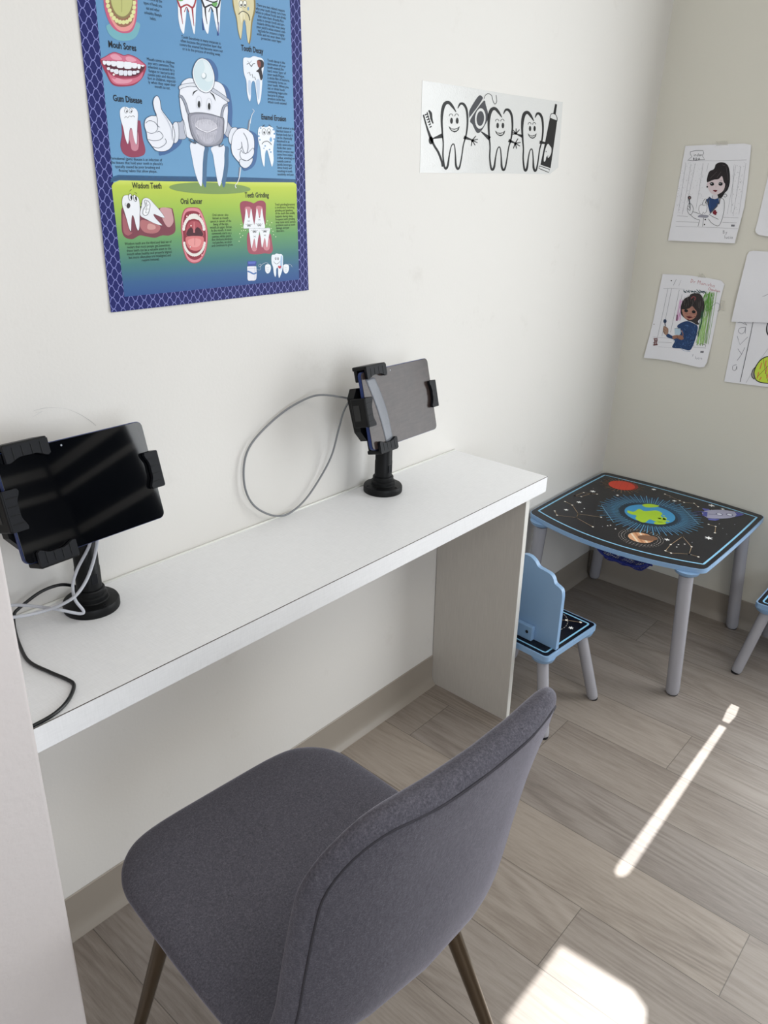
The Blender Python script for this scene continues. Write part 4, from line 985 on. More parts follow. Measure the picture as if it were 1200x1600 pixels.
# ---- the big tooth dentist in the middle
b1 = crop(220, 80, 6.316); b2 = crop(290, 160, 6.316); g.f = b1
def outl(pts, fillc, L, wdt=4, oc='#3a4358', n=6):
    c_ = catmull([(p[0], p[1], 0) for p in pts], n, True); q = [(p.x, p.y) for p in c_]; g.fill(q, fillc, L); g.line(q, wdt, oc, L + 1, closed=True)
SHD = '#44699c'
def big(pts, fc, L, f, **k): g.f = f; outl(pts, fc, L, **k)
BODY = [(385, 330), (420, 285), (480, 265), (540, 290), (620, 320), (700, 300), (760, 305), (810, 350), (838, 440), (852, 560), (850, 640), (840, 760), (800, 830), (640, 880), (450, 850), (410, 700), (380, 560), (370, 430)]
g.f = b1; g.blob([(p[0] + 45, p[1] + 18) for p in BODY], SHD, 5); g.ell(660, 215, 96, 145, SHD, -12, L=5)
g.f = b2
LEG1 = [(40, 400), (170, 430), (168, 500), (160, 600), (155, 760), (146, 828), (120, 790), (85, 690), (58, 560)]; LEG2 = [(245, 445), (368, 425), (372, 520), (370, 620), (350, 750), (326, 828), (305, 780), (280, 640), (262, 520)]
for q in (LEG1, LEG2): g.blob([(x + 42, y + 10) for x, y in q], SHD if False else '#4d7093', 5, 4)
for q in (LEG1, LEG2): g.blob(q, '#e9ecf5', 7, 4)
# arms
big([(340, 712), (380, 700), (410, 680), (430, 760), (440, 850), (400, 870), (350, 850)], '#b9bdcb', 7, b1); big([(845, 700), (880, 745), (900, 760), (880, 830), (850, 850), (815, 800)], '#b9bdcb', 7, b1)
big(BODY, '#e9ebf3', 8, b1, wdt=4)
# head band and mirror
g.f = b1; outl([(365, 350), (400, 328), (460, 318), (540, 316), (545, 350), (470, 348), (400, 364), (370, 380)], '#dfe2ea', 10); outl([(690, 360), (760, 400), (862, 478), (850, 500), (780, 452), (690, 395)], '#c2c6d2', 10)
outl([(520, 130), (560, 80), (610, 72), (665, 110), (705, 190), (720, 270), (708, 350), (670, 400), (620, 410), (560, 375), (515, 300), (498, 210)], '#eef1f5', 12, wdt=5)
g.blob([(525, 140), (565, 92), (610, 84), (658, 120), (694, 195), (706, 268), (696, 340), (664, 384), (622, 394), (568, 362), (528, 295), (510, 212)], '#cfe0e6', 14); g.blob([(600, 90), (650, 125), (690, 200), (700, 280), (640, 300), (600, 240), (620, 160)], '#dfeaee', 15)
g.ell(612, 245, 26, 32, '#9fb0b8', L=16); g.ell(608, 240, 20, 26, '#eef2f4', L=17)
# face
for x, y in ((563, 505), (664, 525)): g.eline(x, y, 27, 62, 1.8, '#9aa0b0', L=11); g.ell(x + 1, y + 20, 13, 34, '#101114', L=12)
g.line([(500, 440), (515, 405), (550, 384)], [2, 14, 4], '#1a1c22', 11, smooth=5); g.line([(672, 405), (705, 435), (728, 490)], [4, 14, 2], '#1a1c22', 11, smooth=5)
# straps and mask
for pts in ([(365, 440), (395, 455), (430, 520), (450, 590), (465, 625)], [(850, 525), (815, 545), (795, 600), (790, 650)]):
    g.line(pts, 26, '#4a4f5e', 12, smooth=5); g.line(pts, 17, '#9a9fae', 13, smooth=5)
g.f = b2; MASK = [(15, 125), (60, 106), (130, 102), (230, 115), (330, 145), (366, 160), (368, 240), (362, 340), (340, 400), (290, 425), (210, 436), (150, 420), (90, 380), (55, 330), (30, 240)]
outl(MASK, '#8f909c', 13, wdt=6, oc='#454858')
g.blob([(40, 140), (130, 118), (230, 128), (345, 165), (348, 260), (335, 350), (280, 405), (210, 418), (150, 400), (90, 345), (50, 240)], '#a9a9b6', 15)
g.blob([(80, 220), (110, 180), (180, 165), (250, 180), (300, 230), (285, 270), (230, 282), (150, 270), (95, 250)], '#c9c8d2', 16); g.blob([(90, 270), (150, 290), (200, 298), (250, 292), (300, 278), (280, 340), (240, 400), (180, 400), (120, 340)], '#bdbcc8', 16)
R4 = random.Random(11)
for k in range(44):
    x = 50 + k * 6.6 + R4.uniform(-3, 3); y0 = 175 + R4.uniform(-45, 20); g.line([(x, y0), (x + R4.uniform(-6, 6), y0 + R4.uniform(30, 75))], 1.6, ('#dddce4', '#777886')[k % 2], 17)
for k in range(40):
    x = 90 + k * 5.2 + R4.uniform(-3, 3); y0 = 296 + R4.uniform(-5, 12); g.line([(x, y0), (200 + (x - 200) * .8, y0 + R4.uniform(30, 85))], 1.6, ('#e6e5ec', '#8a8b98')[k % 2], 17)
g.line([(88, 232), (120, 262), (200, 292), (260, 272), (302, 250)], 9, '#eceaf2', 18, smooth=5); g.line([(88, 238), (120, 268), (200, 298), (260, 278), (302, 256)], 3, '#6f707e', 19, smooth=5)
for pts in ([(20, 365), (60, 395), (90, 405), (70, 380)], [(362, 410), (345, 430), (318, 432), (330, 415)]): g.line(pts, 9, '#555a68', 18, smooth=4)
# thumbs-up hand (left)
g.f = c1; g.blob([(420, 500), (445, 545), (470, 590), (530, 640), (545, 700), (500, 745), (450, 765), (430, 740)], SHD, 5)
g.f = c1
outl([(502, 610), (522, 604), (530, 640), (528, 690), (508, 706), (498, 660)], '#e3e6ef', 9, wdt=2.2)
outl([(402, 505), (410, 480), (424, 474), (436, 495), (444, 540), (466, 572), (494, 610), (508, 650), (508, 690), (492, 728), (462, 746), (420, 744), (400, 724), (376, 690), (370, 655), (360, 620), (366, 588), (392, 572), (418, 570), (408, 540)], '#eaecf4', 10, wdt=2.6)
for pts in ([(418, 570), (424, 590), (424, 618), (436, 628)], [(366, 608), (382, 596), (404, 600), (420, 614), (426, 632), (414, 652), (392, 658), (372, 650)], [(378, 688), (404, 694), (436, 690), (452, 672), (436, 650), (420, 652)], [(402, 724), (430, 730), (458, 716), (468, 700), (462, 684)]): g.line(pts, 2.4, '#3a4358', 12, smooth=5)
g.line([(440, 548), (470, 590), (492, 640), (494, 690)], [1, 6, 2], '#c3c7d4', 12, smooth=5)
# hand with probe (right)
g.f = b2; g.blob([(480, 280), (600, 270), (700, 330), (700, 480), (680, 600), (620, 660), (540, 640)], SHD, 5)
g.line([(650, 66), (668, 85), (648, 120), (634, 170), (628, 210)], [3, 6, 8], '#e6e9ee', 7, smooth=5); g.line([(622, 170), (612, 250), (592, 360)], [10, 18, 16], '#7f8694', 7); g.line([(628, 180), (618, 260), (600, 360)], [4, 6, 4], '#e3e6ea', 8)
outl([(415, 330), (440, 262), (480, 246), (500, 262), (470, 330), (440, 410), (420, 390)], '#e3e6ef', 9)
outl([(440, 420), (455, 330), (490, 275), (530, 255), (575, 258), (620, 285), (655, 325), (668, 390), (664, 470), (640, 540), (610, 600), (570, 622), (525, 600), (470, 540), (445, 490)], '#eaecf4', 11)
outl([(540, 560), (600, 575), (650, 548), (640, 600), (600, 642), (560, 645), (525, 615), (520, 575)], '#e3e6ef', 13); outl([(535, 475), (560, 500), (605, 495), (655, 450), (664, 500), (640, 545), (590, 575), (545, 562), (525, 520)], '#eaecf4', 14)
g.line([(500, 465), (530, 460), (545, 430), (540, 390)], 4, '#3a4358', 16, smooth=5); g.line([(545, 430), (560, 480), (580, 508), (600, 480), (606, 420), (590, 350), (560, 300)], 4, '#3a4358', 16, smooth=5)
g.line([(525, 640), (515, 730)], [14, 8], '#8a90a0', 8); g.line([(534, 640), (520, 735), (500, 790), (478, 820), (488, 845)], [7, 8, 6, 6, 9], '#e9ebf0', 9, smooth=4)
# ---- wisdom teeth
d1 = crop(170, 270, 7.059); g.f = d1
g.blob([(130, 400), (170, 390), (330, 470), (400, 430), (560, 388), (680, 388), (705, 430), (725, 560), (722, 650), (660, 690), (580, 690), (500, 715), (400, 700), (330, 690), (250, 730), (170, 710), (135, 640), (128, 500)], '#7d3f4c', 5)
g.blob([(560, 392), (670, 392), (690, 430), (705, 540), (650, 600), (590, 520)], '#c99a9c', 6); g.blob([(350, 520), (450, 540), (560, 590), (520, 660), (400, 660), (340, 600)], '#b36f72', 6); g.blob([(145, 450), (185, 520), (220, 640), (250, 660), (200, 690), (150, 640)], '#a35f66', 6); g.blob([(430, 560), (500, 580), (500, 620), (420, 620)], '#d09a96', 7)
outl([(136, 300), (150, 258), (185, 245), (230, 252), (290, 256), (322, 290), (334, 380), (332, 470), (328, 600), (312, 636), (290, 590), (268, 500), (250, 468), (240, 520), (234, 640), (212, 610), (190, 530), (160, 430), (138, 360)], '#eceef2', 8, wdt=3, oc='#6a4a4c')
outl([(362, 300), (395, 275), (440, 288), (490, 340), (560, 420), (608, 492), (570, 488), (490, 456), (500, 490), (545, 540), (580, 580), (500, 560), (400, 510), (345, 480), (335, 440), (350, 370)], '#e9ebf0', 8, wdt=3, oc='#6a4a4c')
for cx, cy, ro in ((226, 268, -5), (278, 278, -15)): g.ell(cx, cy, 18, 38, '#f6f7fa', ro, L=10); g.eline(cx, cy, 18, 38, 5, K, ro, L=11); g.ell(cx + 9, cy + 4, 8, 22, K, ro, L=12)
g.ell(205, 362, 21, 30, '#3c3436', 8, L=11); g.line([(218, 205), (228, 190), (242, 186)], 4, K, 11); g.line([(272, 216), (288, 220), (298, 234)], 4, K, 11); g.line([(172, 330), (166, 350), (172, 366)], 3, K, 11)
outl([(385, 305), (420, 310), (445, 345), (440, 400), (425, 450), (395, 470), (365, 450), (372, 400), (395, 365)], '#f4f5f8', 10, wdt=5, oc=K)
for q in ([(400, 330), (410, 360), (430, 350)], [(410, 360), (405, 400), (430, 400)], [(380, 400), (405, 400), (395, 440), (415, 440)], [(405, 310), (408, 340)]): g.line(q, 4, K, 12)
g.line([(345, 335), (356, 330), (346, 350)], 5, K, 9); g.ell(342, 376, 8, 10, '#2a3a28', L=9)
# ---- wide open mouth
g.blob([(800, 700), (788, 620), (792, 520), (812, 430), (850, 388), (920, 380), (985, 390), (1020, 440), (1050, 520), (1076, 620), (1082, 720), (1070, 830), (1040, 920), (985, 985), (910, 995), (850, 950), (815, 860), (800, 780)], '#b04a5c', 5)
g.blob([(806, 700), (796, 620), (800, 520), (820, 436), (854, 396), (920, 388), (980, 398), (1014, 446), (1044, 520), (1068, 620), (1074, 720), (1062, 828), (1034, 912), (982, 975), (912, 985), (856, 942), (822, 856), (806, 780)], '#dd8a94', 6)
g.blob([(812, 690), (806, 610), (815, 520), (835, 450), (870, 425), (930, 420), (985, 440), (1015, 500), (1045, 600), (1062, 680), (1056, 800), (1025, 900), (975, 950), (915, 955), (865, 920), (830, 840), (815, 760)], '#8e2f3e', 7)
for k in range(17):
    an = math.radians(188 + k * (352 - 188) / 16); g.ell(928 + 112 * math.cos(an), 640 + 162 * math.sin(an), 15 + 4 * (5 < k < 11), 22 + 8 * (5 < k < 11), '#efe9e2', L=9, n=14)
for k in range(19):
    an = math.radians(8 + k * (172 - 8) / 18); g.ell(934 + 112 * math.cos(an), 755 + 150 * math.sin(an), 13, 18, '#efe9e2', L=9, n=14)
g.blob([(845, 690), (850, 590), (885, 540), (930, 528), (985, 545), (1015, 600), (1035, 690), (940, 720)], '#b0525c', 10); g.blob([(850, 690), (862, 630), (900, 600), (930, 640), (960, 600), (1000, 620), (1028, 690), (940, 705)], '#4a1f2a', 11); g.line([(930, 540), (930, 660)], [10, 18], '#d07a80', 12)
g.blob([(835, 740), (850, 705), (935, 695), (1025, 705), (1036, 760), (1010, 830), (960, 858), (900, 850), (855, 810)], '#d87a7c', 13); g.blob([(860, 745), (930, 720), (1005, 740), (990, 800), (940, 820), (880, 800)], '#e79a98', 14); g.line([(938, 710), (936, 800)], 4, '#b0525c', 15)
for x, y in ((850, 478), (988, 466), (895, 582), (886, 816), (1015, 906)): g.ell(x, y, 12, 13, '#c04048', L=16, n=14); g.ell(x, y, 7, 8, '#f6eeee', L=17, n=12)
# ---- grinding teeth
e1 = crop(340, 290, 8.571); g.f = e1
g.blob([(285, 270), (300, 220), (350, 205), (420, 215), (470, 235), (520, 208), (580, 200), (625, 225), (636, 280), (632, 400), (625, 520), (560, 500), (480, 520), (400, 500), (335, 520), (305, 400)], '#9a4658', 5); g.blob([(350, 300), (390, 280), (430, 300), (420, 400), (370, 400)], '#c9808a', 6); g.blob([(500, 290), (545, 270), (590, 300), (580, 400), (520, 400)], '#c9808a', 6)
g.blob([(390, 640), (470, 640), (550, 660), (690, 640), (715, 750), (728, 860), (690, 910), (620, 905), (560, 915), (470, 918), (410, 900), (385, 820)], '#a34f60', 5); g.blob([(430, 700), (520, 700), (510, 860), (450, 860)], '#cc8790', 6); g.blob([(590, 700), (680, 700), (680, 850), (610, 850)], '#cc8790', 6)
def gt(x0, x1, yc, yr, up):
    w_ = x1 - x0; s_ = -1 if up else 1; m_ = (x0 + x1) / 2; h = abs(yr - yc)
    g.blob([(x0, yc), (m_, yc), (x1, yc), (x1 - w_ * .02, yc + s_ * h * .25), (x1 - w_ * .12, yc + s_ * h * .5), (x1 - w_ * .28, yc + s_ * h), (m_ + w_ * .08, yc + s_ * h * .62), (m_, yc + s_ * h * .5), (m_ - w_ * .08, yc + s_ * h * .62), (x0 + w_ * .24, yc + s_ * h), (x0 + w_ * .1, yc + s_ * h * .5), (x0 + w_ * .02, yc + s_ * h * .25)], '#eef0f3', 8, 4)
gt(335, 474, 572, 305, True); gt(478, 618, 568, 302, True); gt(408, 546, 574, 838, False); gt(550, 686, 568, 828, False)
g.line([(340, 573), (682, 570)], 3, '#7a7f88', 9)
for cx, cy in ((405, 530), (545, 525), (480, 612), (620, 608)):
    for dx in (-13, 13): g.eline(cx + dx, cy, 11, 18, 3.2, K, L=9); g.ell(cx + dx * .8, cy + 3, 5, 10, K, L=9, n=12)
    g.line([(cx - 46, cy - 18), (cx - 30, cy - 8)], 3, K, 9); g.line([(cx + 46, cy - 18), (cx + 30, cy - 8)], 3, K, 9)
for cx, cy in ((402, 474), (545, 455), (482, 680), (620, 664)): g.line([(cx - 14, cy - 9), (cx + 14, cy + 9)], 3, K, 9); g.line([(cx - 14, cy + 9), (cx + 14, cy - 9)], 3, K, 9)
for p in ((298, 520), (314, 560), (306, 604), (334, 600), (360, 600), (283, 643), (322, 668), (295, 690), (274, 744), (656, 472), (644, 512), (714, 495), (688, 526), (706, 574), (730, 610), (738, 656), (768, 684)): g.ell(p[0], p[1], 6, 6, '#e6f0c8', L=7, n=10)
# ---- floss box and small tooth
g.fill([(386, 1020), (400, 1010), (505, 1010), (512, 1030), (498, 1072), (396, 1078)], '#3b4c9c', 6); g.fill([(398, 1016), (500, 1014), (490, 1045), (402, 1048)], '#5a6fc0', 7)
g.blob([(386, 1100), (392, 1082), (440, 1078), (500, 1080), (508, 1100), (512, 1180), (500, 1260), (440, 1270), (395, 1262), (390, 1180)], '#e6e6ee', 6); g.line([(390, 1145), (430, 1160), (470, 1180), (508, 1165)], 18, '#3f6fb0', 8, smooth=5); g.line([(394, 1110), (500, 1106)], 3, '#aaaabb', 8); g.line([(488, 1085), (490, 1255)], 8, '#c4c8d6', 7)
g.line([(540, 1060), (560, 1050), (570, 1075), (545, 1085), (540, 1060)], 3, '#dfe6ee', 7, smooth=4); g.line([(560, 1080), (590, 1050), (640, 1030), (670, 1050)], 3, '#dfe6ee', 7, smooth=5); g.line([(930, 1050), (970, 1060), (985, 1090)], 3, '#dfe6ee', 7, smooth=4); g.line([(560, 1085), (565, 1115), (545, 1130), (520, 1120)], 3, '#c9d6e6', 7, smooth=4)
g.blob([(708, 960), (720, 925), (750, 922), (775, 908), (810, 915), (845, 918), (862, 950), (862, 1030), (858, 1100), (840, 1170), (812, 1235), (798, 1180), (796, 1110), (784, 1098), (772, 1120), (770, 1190), (758, 1220), (740, 1170), (730, 1090), (712, 1040)], '#e9eef6', 8, 4); g.blob([(835, 940), (855, 960), (852, 1060), (836, 1130), (826, 1060)], '#a9c4e0', 9)
for x in (765, 797): g.eline(x, 975, 9, 18, 2.6, K, L=10); g.ell(x, 980, 4, 9, K, L=10, n=12)
g.line([(738, 1015), (760, 1040), (790, 1044), (822, 1012)], 4, K, 10, smooth=5); g.blob([(818, 1110), (800, 1095), (796, 1078), (810, 1070), (818, 1080), (830, 1068), (838, 1082), (832, 1098)], '#c0394a', 11)
for cx in (662, 904):
    g.blob([(cx - 38, 1110), (cx - 34, 1065), (cx, 1050), (cx + 32, 1065), (cx + 38, 1110), (cx + 22, 1160), (cx - 8, 1175), (cx - 32, 1150)], '#eef1f6', 8)
    for dy in (1095, 1120, 1145): g.line([(cx - 24, dy - 8), (cx, dy), (cx + 16, dy - 6)], 2.6, '#8590a4', 9, smooth=3)
g.done('printed_artwork', post, pdisp, .013, sub=True)
for px, py in ((200, 1.0), ):
    pass

# ------------------------------------------------------------------ clear sticker with three cartoon teeth
cs = crop(640, 110, 4.615)
stk = setp(empty('tooth_sticker', PB.at(cs((600, 440)))), 'clear glossy wall sticker of three smiling black-outlined teeth with toothbrush, floss and toothpaste', 'sticker')
M_FILM = mat('glossy_sticker_film', '#d6d6d4', .14, bump=(260, .35, .0012), spec=.6)
corner = [PB.at(cs(p)) for p in ((90, 72), (72, 738), (240, 740), (640, 742), (1010, 748), (1070, 700), (1104, 228), (700, 170), (430, 124), (250, 96))]
sheet('film', corner, PB, .0002, .0003, M_FILM, stk)
g = Art(PB, .0006, .00005); g.f = cs; BK = '#0c0c0e'
def stooth(x0, y0, w_, h):
    def q(x, y): return (x0 + x * w_, y0 + y * h)
    # left lobe: thick at the top, tapering; sides; roots
    g.line([q(*p) for p in ((.56, .145), (.42, .06), (.27, .0), (.12, .02), (.03, .12), (.0, .28), (.03, .48), (.06, .62), (.05, .80), (.10, .96), (.17, .995), (.24, .94), (.30, .78), (.37, .66), (.45, .62))], [4, 18, 23, 25, 22, 16, 12, 10, 11, 14, 17, 15, 9, 7, 9], BK, 1, smooth=6)
    g.line([q(*p) for p in ((.62, .09), (.72, .02), (.86, .03), (.97, .12), (1.0, .30), (.95, .48), (.84, .64), (.78, .80), (.70, .96), (.62, 1.0), (.55, .94), (.53, .78), (.50, .66), (.45, .62))], [4, 16, 19, 16, 13, 11, 9, 9, 12, 17, 15, 9, 7, 9], BK, 1, smooth=6)
    for ex_ in (.38, .60):
        cx, cy = q(ex_, .275); g.ell(cx, cy, w_ * .055, h * .046, BK, L=2); g.eline(cx - w_ * .02, cy - h * .06, w_ * .075, h * .045, 4, BK, 0, 190, 345, L=2)
    mx = [q(.27, .355), q(.38, .39), q(.49, .395), q(.60, .385), q(.70, .355), q(.66, .41), q(.58, .44), q(.49, .45), q(.38, .43), q(.31, .40)]
    g.fill(mx, BK, 2); g.fill([q(.33, .385), q(.41, .405), q(.49, .41), q(.58, .40), q(.64, .385), q(.58, .42), q(.49, .428), q(.40, .418)], M_FILM, 3)
stooth(230, 232, 186, 478); stooth(568, 276, 172, 442); stooth(810, 304, 150, 420)
def shand(x, y, sc, dirs, w0=5):
    for a_ in dirs: g.line([(x, y), (x + sc * math.cos(math.radians(a_)), y + sc * math.sin(math.radians(a_)))], [8, 6], BK, 2)
g.line([(236, 470), (165, 492)], [34, 8], BK, 1); g.line([(390, 482), (450, 502)], [26, 8], BK, 1); shand(450, 504, 42, (-50, -10, 25, 60, 100)); g.ell(451, 506, 10, 10, BK, L=2)
g.line([(576, 492), (515, 442)], [30, 8], BK, 1); g.line([(712, 505), (760, 524)], [24, 8], BK, 1); shand(760, 526, 40, (-60, -10, 30, 75, 110)); g.ell(761, 528, 9, 9, BK, L=2)
g.line([(812, 476), (768, 458)], [22, 8], BK, 1); shand(766, 456, 38, (-90, -130, -160, 170, -50)); g.ell(766, 456, 9, 9, BK, L=2); g.line([(936, 518), (985, 525)], [24, 12], BK, 1)
# toothbrush
g.line([(98, 320), (120, 400), (148, 480), (175, 540), (205, 590), (228, 650), (236, 695)], [11, 11, 20, 15, 16, 15, 12], BK, 1, smooth=5); g.ell(153, 505, 17, 28, BK, L=1)
for k in range(6): g.line([(108 + k * 7, 322 + k * 18), (132 + k * 5, 312 + k * 18)], 9, BK, 1)
g.line([(124, 300), (134, 340), (146, 378)], 6, BK, 1); g.line([(136, 288), (150, 310), (156, 350), (168, 384)], [10, 20, 16, 8], BK, 1, smooth=5)
# floss box
g.blob([(430, 290), (460, 235), (492, 188), (510, 180), (526, 196), (516, 220), (436, 338), (428, 330)], '#3a3b40', 1, 4); g.line([(430, 345), (536, 205)], 6, M_FILM, 3)
g.blob([(438, 352), (530, 222), (548, 250), (566, 320), (560, 360), (520, 430), (495, 452), (476, 440), (452, 390)], '#3a3b40', 1, 4); g.ell(508, 347, 38, 74, M_FILM, 4, L=3); g.ell(508, 347, 27, 54, '#3a3b40', 4, L=4)
g.line([(534, 206), (545, 180), (566, 168), (590, 182), (598, 215), (612, 242), (626, 225), (622, 178)], 4, BK, 2, smooth=6)
# toothpaste tube
g.fill([(1048, 240), (1062, 246), (1052, 318), (1034, 312)], BK, 1); g.line([(1010, 340), (1022, 312), (1050, 318), (1062, 345), (1060, 370)], 5, BK, 1, smooth=4)
g.fill([(1010, 340), (1062, 362), (1058, 400), (1015, 705), (942, 680), (975, 520)], BK, 1); g.line([(935, 688), (1008, 714), (1002, 736), (930, 706), (935, 688)], 5, BK, 1)
g.blob([(985, 545), (998, 530), (1010, 545), (1020, 560), (1018, 600), (1000, 630), (992, 625), (985, 620), (978, 650), (966, 655), (970, 600)], M_FILM, 3, 4); g.line([(985, 660), (996, 612)], 4, BK, 4); g.ell(982, 585, 3, 6, BK, L=4)
g.done('printed_teeth', stk)

# ------------------------------------------------------------------ children's drawings taped to the right wall
def paper(name, pix, label, curl, th=.0003, lift=.002):
    P = [PRW.at(p) for p in pix]; c0 = sum(P, Vector()) / len(P)
    o = setp(empty(name, c0), label, 'drawing', "children's drawings on the right wall")
    zmin, zmax = min(p.z for p in P), max(p.z for p in P); ymin, ymax = min(p.y for p in P), max(p.y for p in P)
    def disp(co):
        v = (co.z - zmin) / (zmax - zmin); u = (ymax - co.y) / (ymax - ymin); return lift + curl(u, v)
    sheet('sheet', P, PRW, .0002, th, M_PAPER, o, disp, .014)
    return o, disp
cA = crop(1030, 215, 7.5)
oA, dA = paper('drawing_sheet', [cA(p) for p in ((312, 98), (600, 84), (1000, 70), (1082, 86), (1075, 180), (1040, 520), (1000, 820), (895, 1238), (500, 1222), (112, 1205), (215, 620))],
    "drawing of a black-haired dentist in white coat, taped highest near the corner", lambda u, v: .004 * max(0, .25 - v) / .25 + .0035 * max(0, u - .75) / .25 * (1 - v) + .001 * math.sin(v * 9))
g = Art(PRW, .0008, .00006); g.f = cA; PN = '#3c3c42'; LG = '#8f8f96'
g.line([(335, 268), (640, 272), (1030, 262)], 2.5, LG, 1); g.line([(205, 985), (470, 992)], 3, LG, 1); g.line([(215, 915), (340, 925)], 3, LG, 1); g.line([(755, 932), (935, 940)], 3, LG, 1); g.line([(745, 992), (915, 998)], 3, LG, 1); g.line([(200, 1038), (480, 1048), (690, 1055), (930, 1068)], 2.5, LG, 1)
for a_, b_ in (((318, 300), (230, 860)), ((378, 310), (275, 900)), ((430, 300), (330, 760)), ((520, 300), (436, 830)), ((580, 300), (560, 400)), ((905, 320), (800, 900)), ((960, 330), (870, 920)), ((880, 330), (845, 880)), ((1020, 300), (940, 900))): g.line([a_, b_], 2.5, '#9a9aa2', 1)
R6 = random.Random(21)
for _ in range(420):
    x, y = R6.uniform(250, 1010), R6.uniform(285, 905); x -= (y - 285) * .12
    if 520 < x < 860 and y > 290: continue
    if x < 480 and y > 680 and x > 300: continue
    an = R6.uniform(0, PI); l_ = R6.uniform(2, 10) if x > 820 else R6.uniform(2, 6); g.line([(x, y), (x + l_ * math.cos(an), y + l_ * math.sin(an))], 3, '#6e6e76', 1)
g.line([(372, 165), (440, 152), (518, 152), (528, 180), (512, 215), (538, 258), (470, 262), (400, 270), (345, 262), (388, 225), (368, 190), (372, 165)], 4.5, '#4a4a50', 2)
g.hand('inder', (405, 218), 36, '#5a5a60', 4, (1, .0)); g.hand('B.D.A', (405, 264), 27, '#3a3a40', 5, (1, .0))
# hair, face, coat
g.blob([(655, 350), (670, 312), (720, 290), (780, 300), (818, 345), (832, 430), (830, 530), (806, 610), (770, 650), (735, 705), (700, 700), (682, 672), (720, 640), (760, 560), (740, 460), (700, 480), (640, 495), (568, 525), (566, 470), (590, 400), (640, 372)], '#1f1a1e', 3)
g.blob([(578, 520), (640, 496), (700, 478), (738, 450), (760, 520), (775, 545), (765, 600), (735, 640), (680, 668), (640, 668), (600, 640), (575, 590), (560, 555)], '#dcccd0', 4)
g.blob([(566, 520), (570, 455), (605, 400), (655, 374), (735, 380), (790, 420), (800, 500), (775, 540), (745, 450), (700, 485), (640, 494)], '#241d20', 5)
for a_, b_ in (((600, 480), (680, 400)), ((680, 470), (730, 400)), ((790, 340), (812, 500)), ((740, 320), (780, 330)), ((800, 560), (760, 640))): g.line([a_, b_], 4, '#564a50', 6)
g.line([(760, 665), (780, 660), (796, 680), (775, 698), (762, 684)], 5, K, 6, smooth=4); g.ell(566, 577, 10, 10, K, L=6)
for x, y in ((622, 545), (722, 545)): g.ell(x, y, 24, 19, K, 0, L=6); g.ell(x - 6, y - 6, 5, 5, '#cfcfd6', L=7)
g.line([(590, 540), (610, 525), (640, 528)], 4, K, 6, smooth=4); g.line([(700, 528), (730, 522), (755, 540)], 4, K, 6, smooth=4); g.line([(712, 500), (745, 502)], 3, K, 6); g.line([(668, 560), (665, 590)], 2, '#a08c90', 6)
g.blob([(632, 618), (655, 614), (684, 618), (662, 638)], '#6e1626', 6); g.line([(628, 680), (628, 720)], 3, PN, 5)
g.blob([(628, 672), (682, 672), (690, 715), (655, 725), (622, 715)], '#d9d4da', 4)
g.fill([(590, 692), (622, 715), (655, 722), (684, 712), (700, 705), (704, 770), (650, 840), (600, 888), (575, 800), (560, 730)], '#23406e', 5); g.line([(590, 730), (600, 830)], 5, '#3a6096', 6)
for q in ([(560, 720), (548, 765), (575, 790), (590, 700)], [(690, 700), (715, 715), (706, 775), (680, 775), (684, 800), (600, 890)]): g.line(q, 12, '#4e4e52', 6)
g.blob([(640, 860), (655, 848), (668, 850), (672, 866), (684, 876), (674, 892), (672, 906), (652, 904), (640, 896), (630, 880)], '#7a1a2c', 6)
for q in ([(545, 715), (520, 745), (505, 790)], [(705, 712), (755, 722), (768, 790), (755, 900), (725, 1000), (690, 1035), (620, 1000), (580, 950)], [(590, 900), (640, 930), (700, 958)], [(395, 868), (440, 880), (475, 895)], [(370, 905), (420, 945), (480, 965)], [(480, 965), (462, 1040)], [(525, 940), (515, 1040)], [(350, 770), (335, 820), (340, 870), (370, 905), (398, 870), (402, 820), (380, 780), (350, 770)], [(344, 800), (370, 830)], [(336, 830), (366, 860)]): g.line(q, 4.5, PN, 5, smooth=4)
g.blob([(472, 800), (500, 786), (530, 796), (556, 786), (566, 820), (556, 870), (535, 890), (520, 870), (505, 905), (482, 890), (468, 850)], '#eeeef3', 6); g.line([(472, 800), (500, 786), (530, 796), (556, 786), (566, 820), (556, 870), (535, 890), (520, 870), (505, 905), (482, 890), (468, 850), (472, 800)], 4, PN, 7)
g.blob([(458, 930), (480, 905), (540, 905), (585, 915), (560, 940), (500, 935)], '#9a9aa6', 6); g.ell(545, 960, 9, 9, K, L=7); g.ell(537, 1018, 8, 8, K, L=7)
g.line([(352, 720), (362, 770), (368, 850)], [14, 10, 6], '#2c3542', 7); g.ell(358, 704, 20, 22, '#2c2a30', L=7); g.ell(360, 706, 10, 11, '#8a6a68', L=8)
g.hand('By', (755, 1125), 40, '#8a8a92', 4); g.hand('lucio', (772, 1182), 38, '#8a8a92', 4)
g.fill([(852, 1018), (895, 1020), (890, 1042), (848, 1040)], '#77777e', 3)
g.done('picture', oA, dA, .012, sub=True)
cB = crop(1000, 420, 8.571)
oB, dB = paper('drawing_sheet', [cB(p) for p in ((310, 70), (470, 76), (650, 85), (900, 120), (1090, 155), (1135, 205), (1100, 330), (1020, 700), (960, 1000), (905, 1250), (870, 1310), (800, 1315), (600, 1270), (400, 1225), (68, 1185), (180, 700))],
    "dentist drawing coloured with blue and green crayon, red writing along its top", lambda u, v: .005 * max(0, .25 - v) / .25 + .003 * max(0, .15 - u) / .15 + .001 * math.sin(v * 8 + 1))
g = Art(PRW, .0008, .00006); g.f = cB
g.hand('Dr Monisha', (682, 182), 50, '#b4505c', 4, (.975, .20)); g.hand('Chauhan', (920, 282), 33, '#b4505c', 4, (.97, .2))
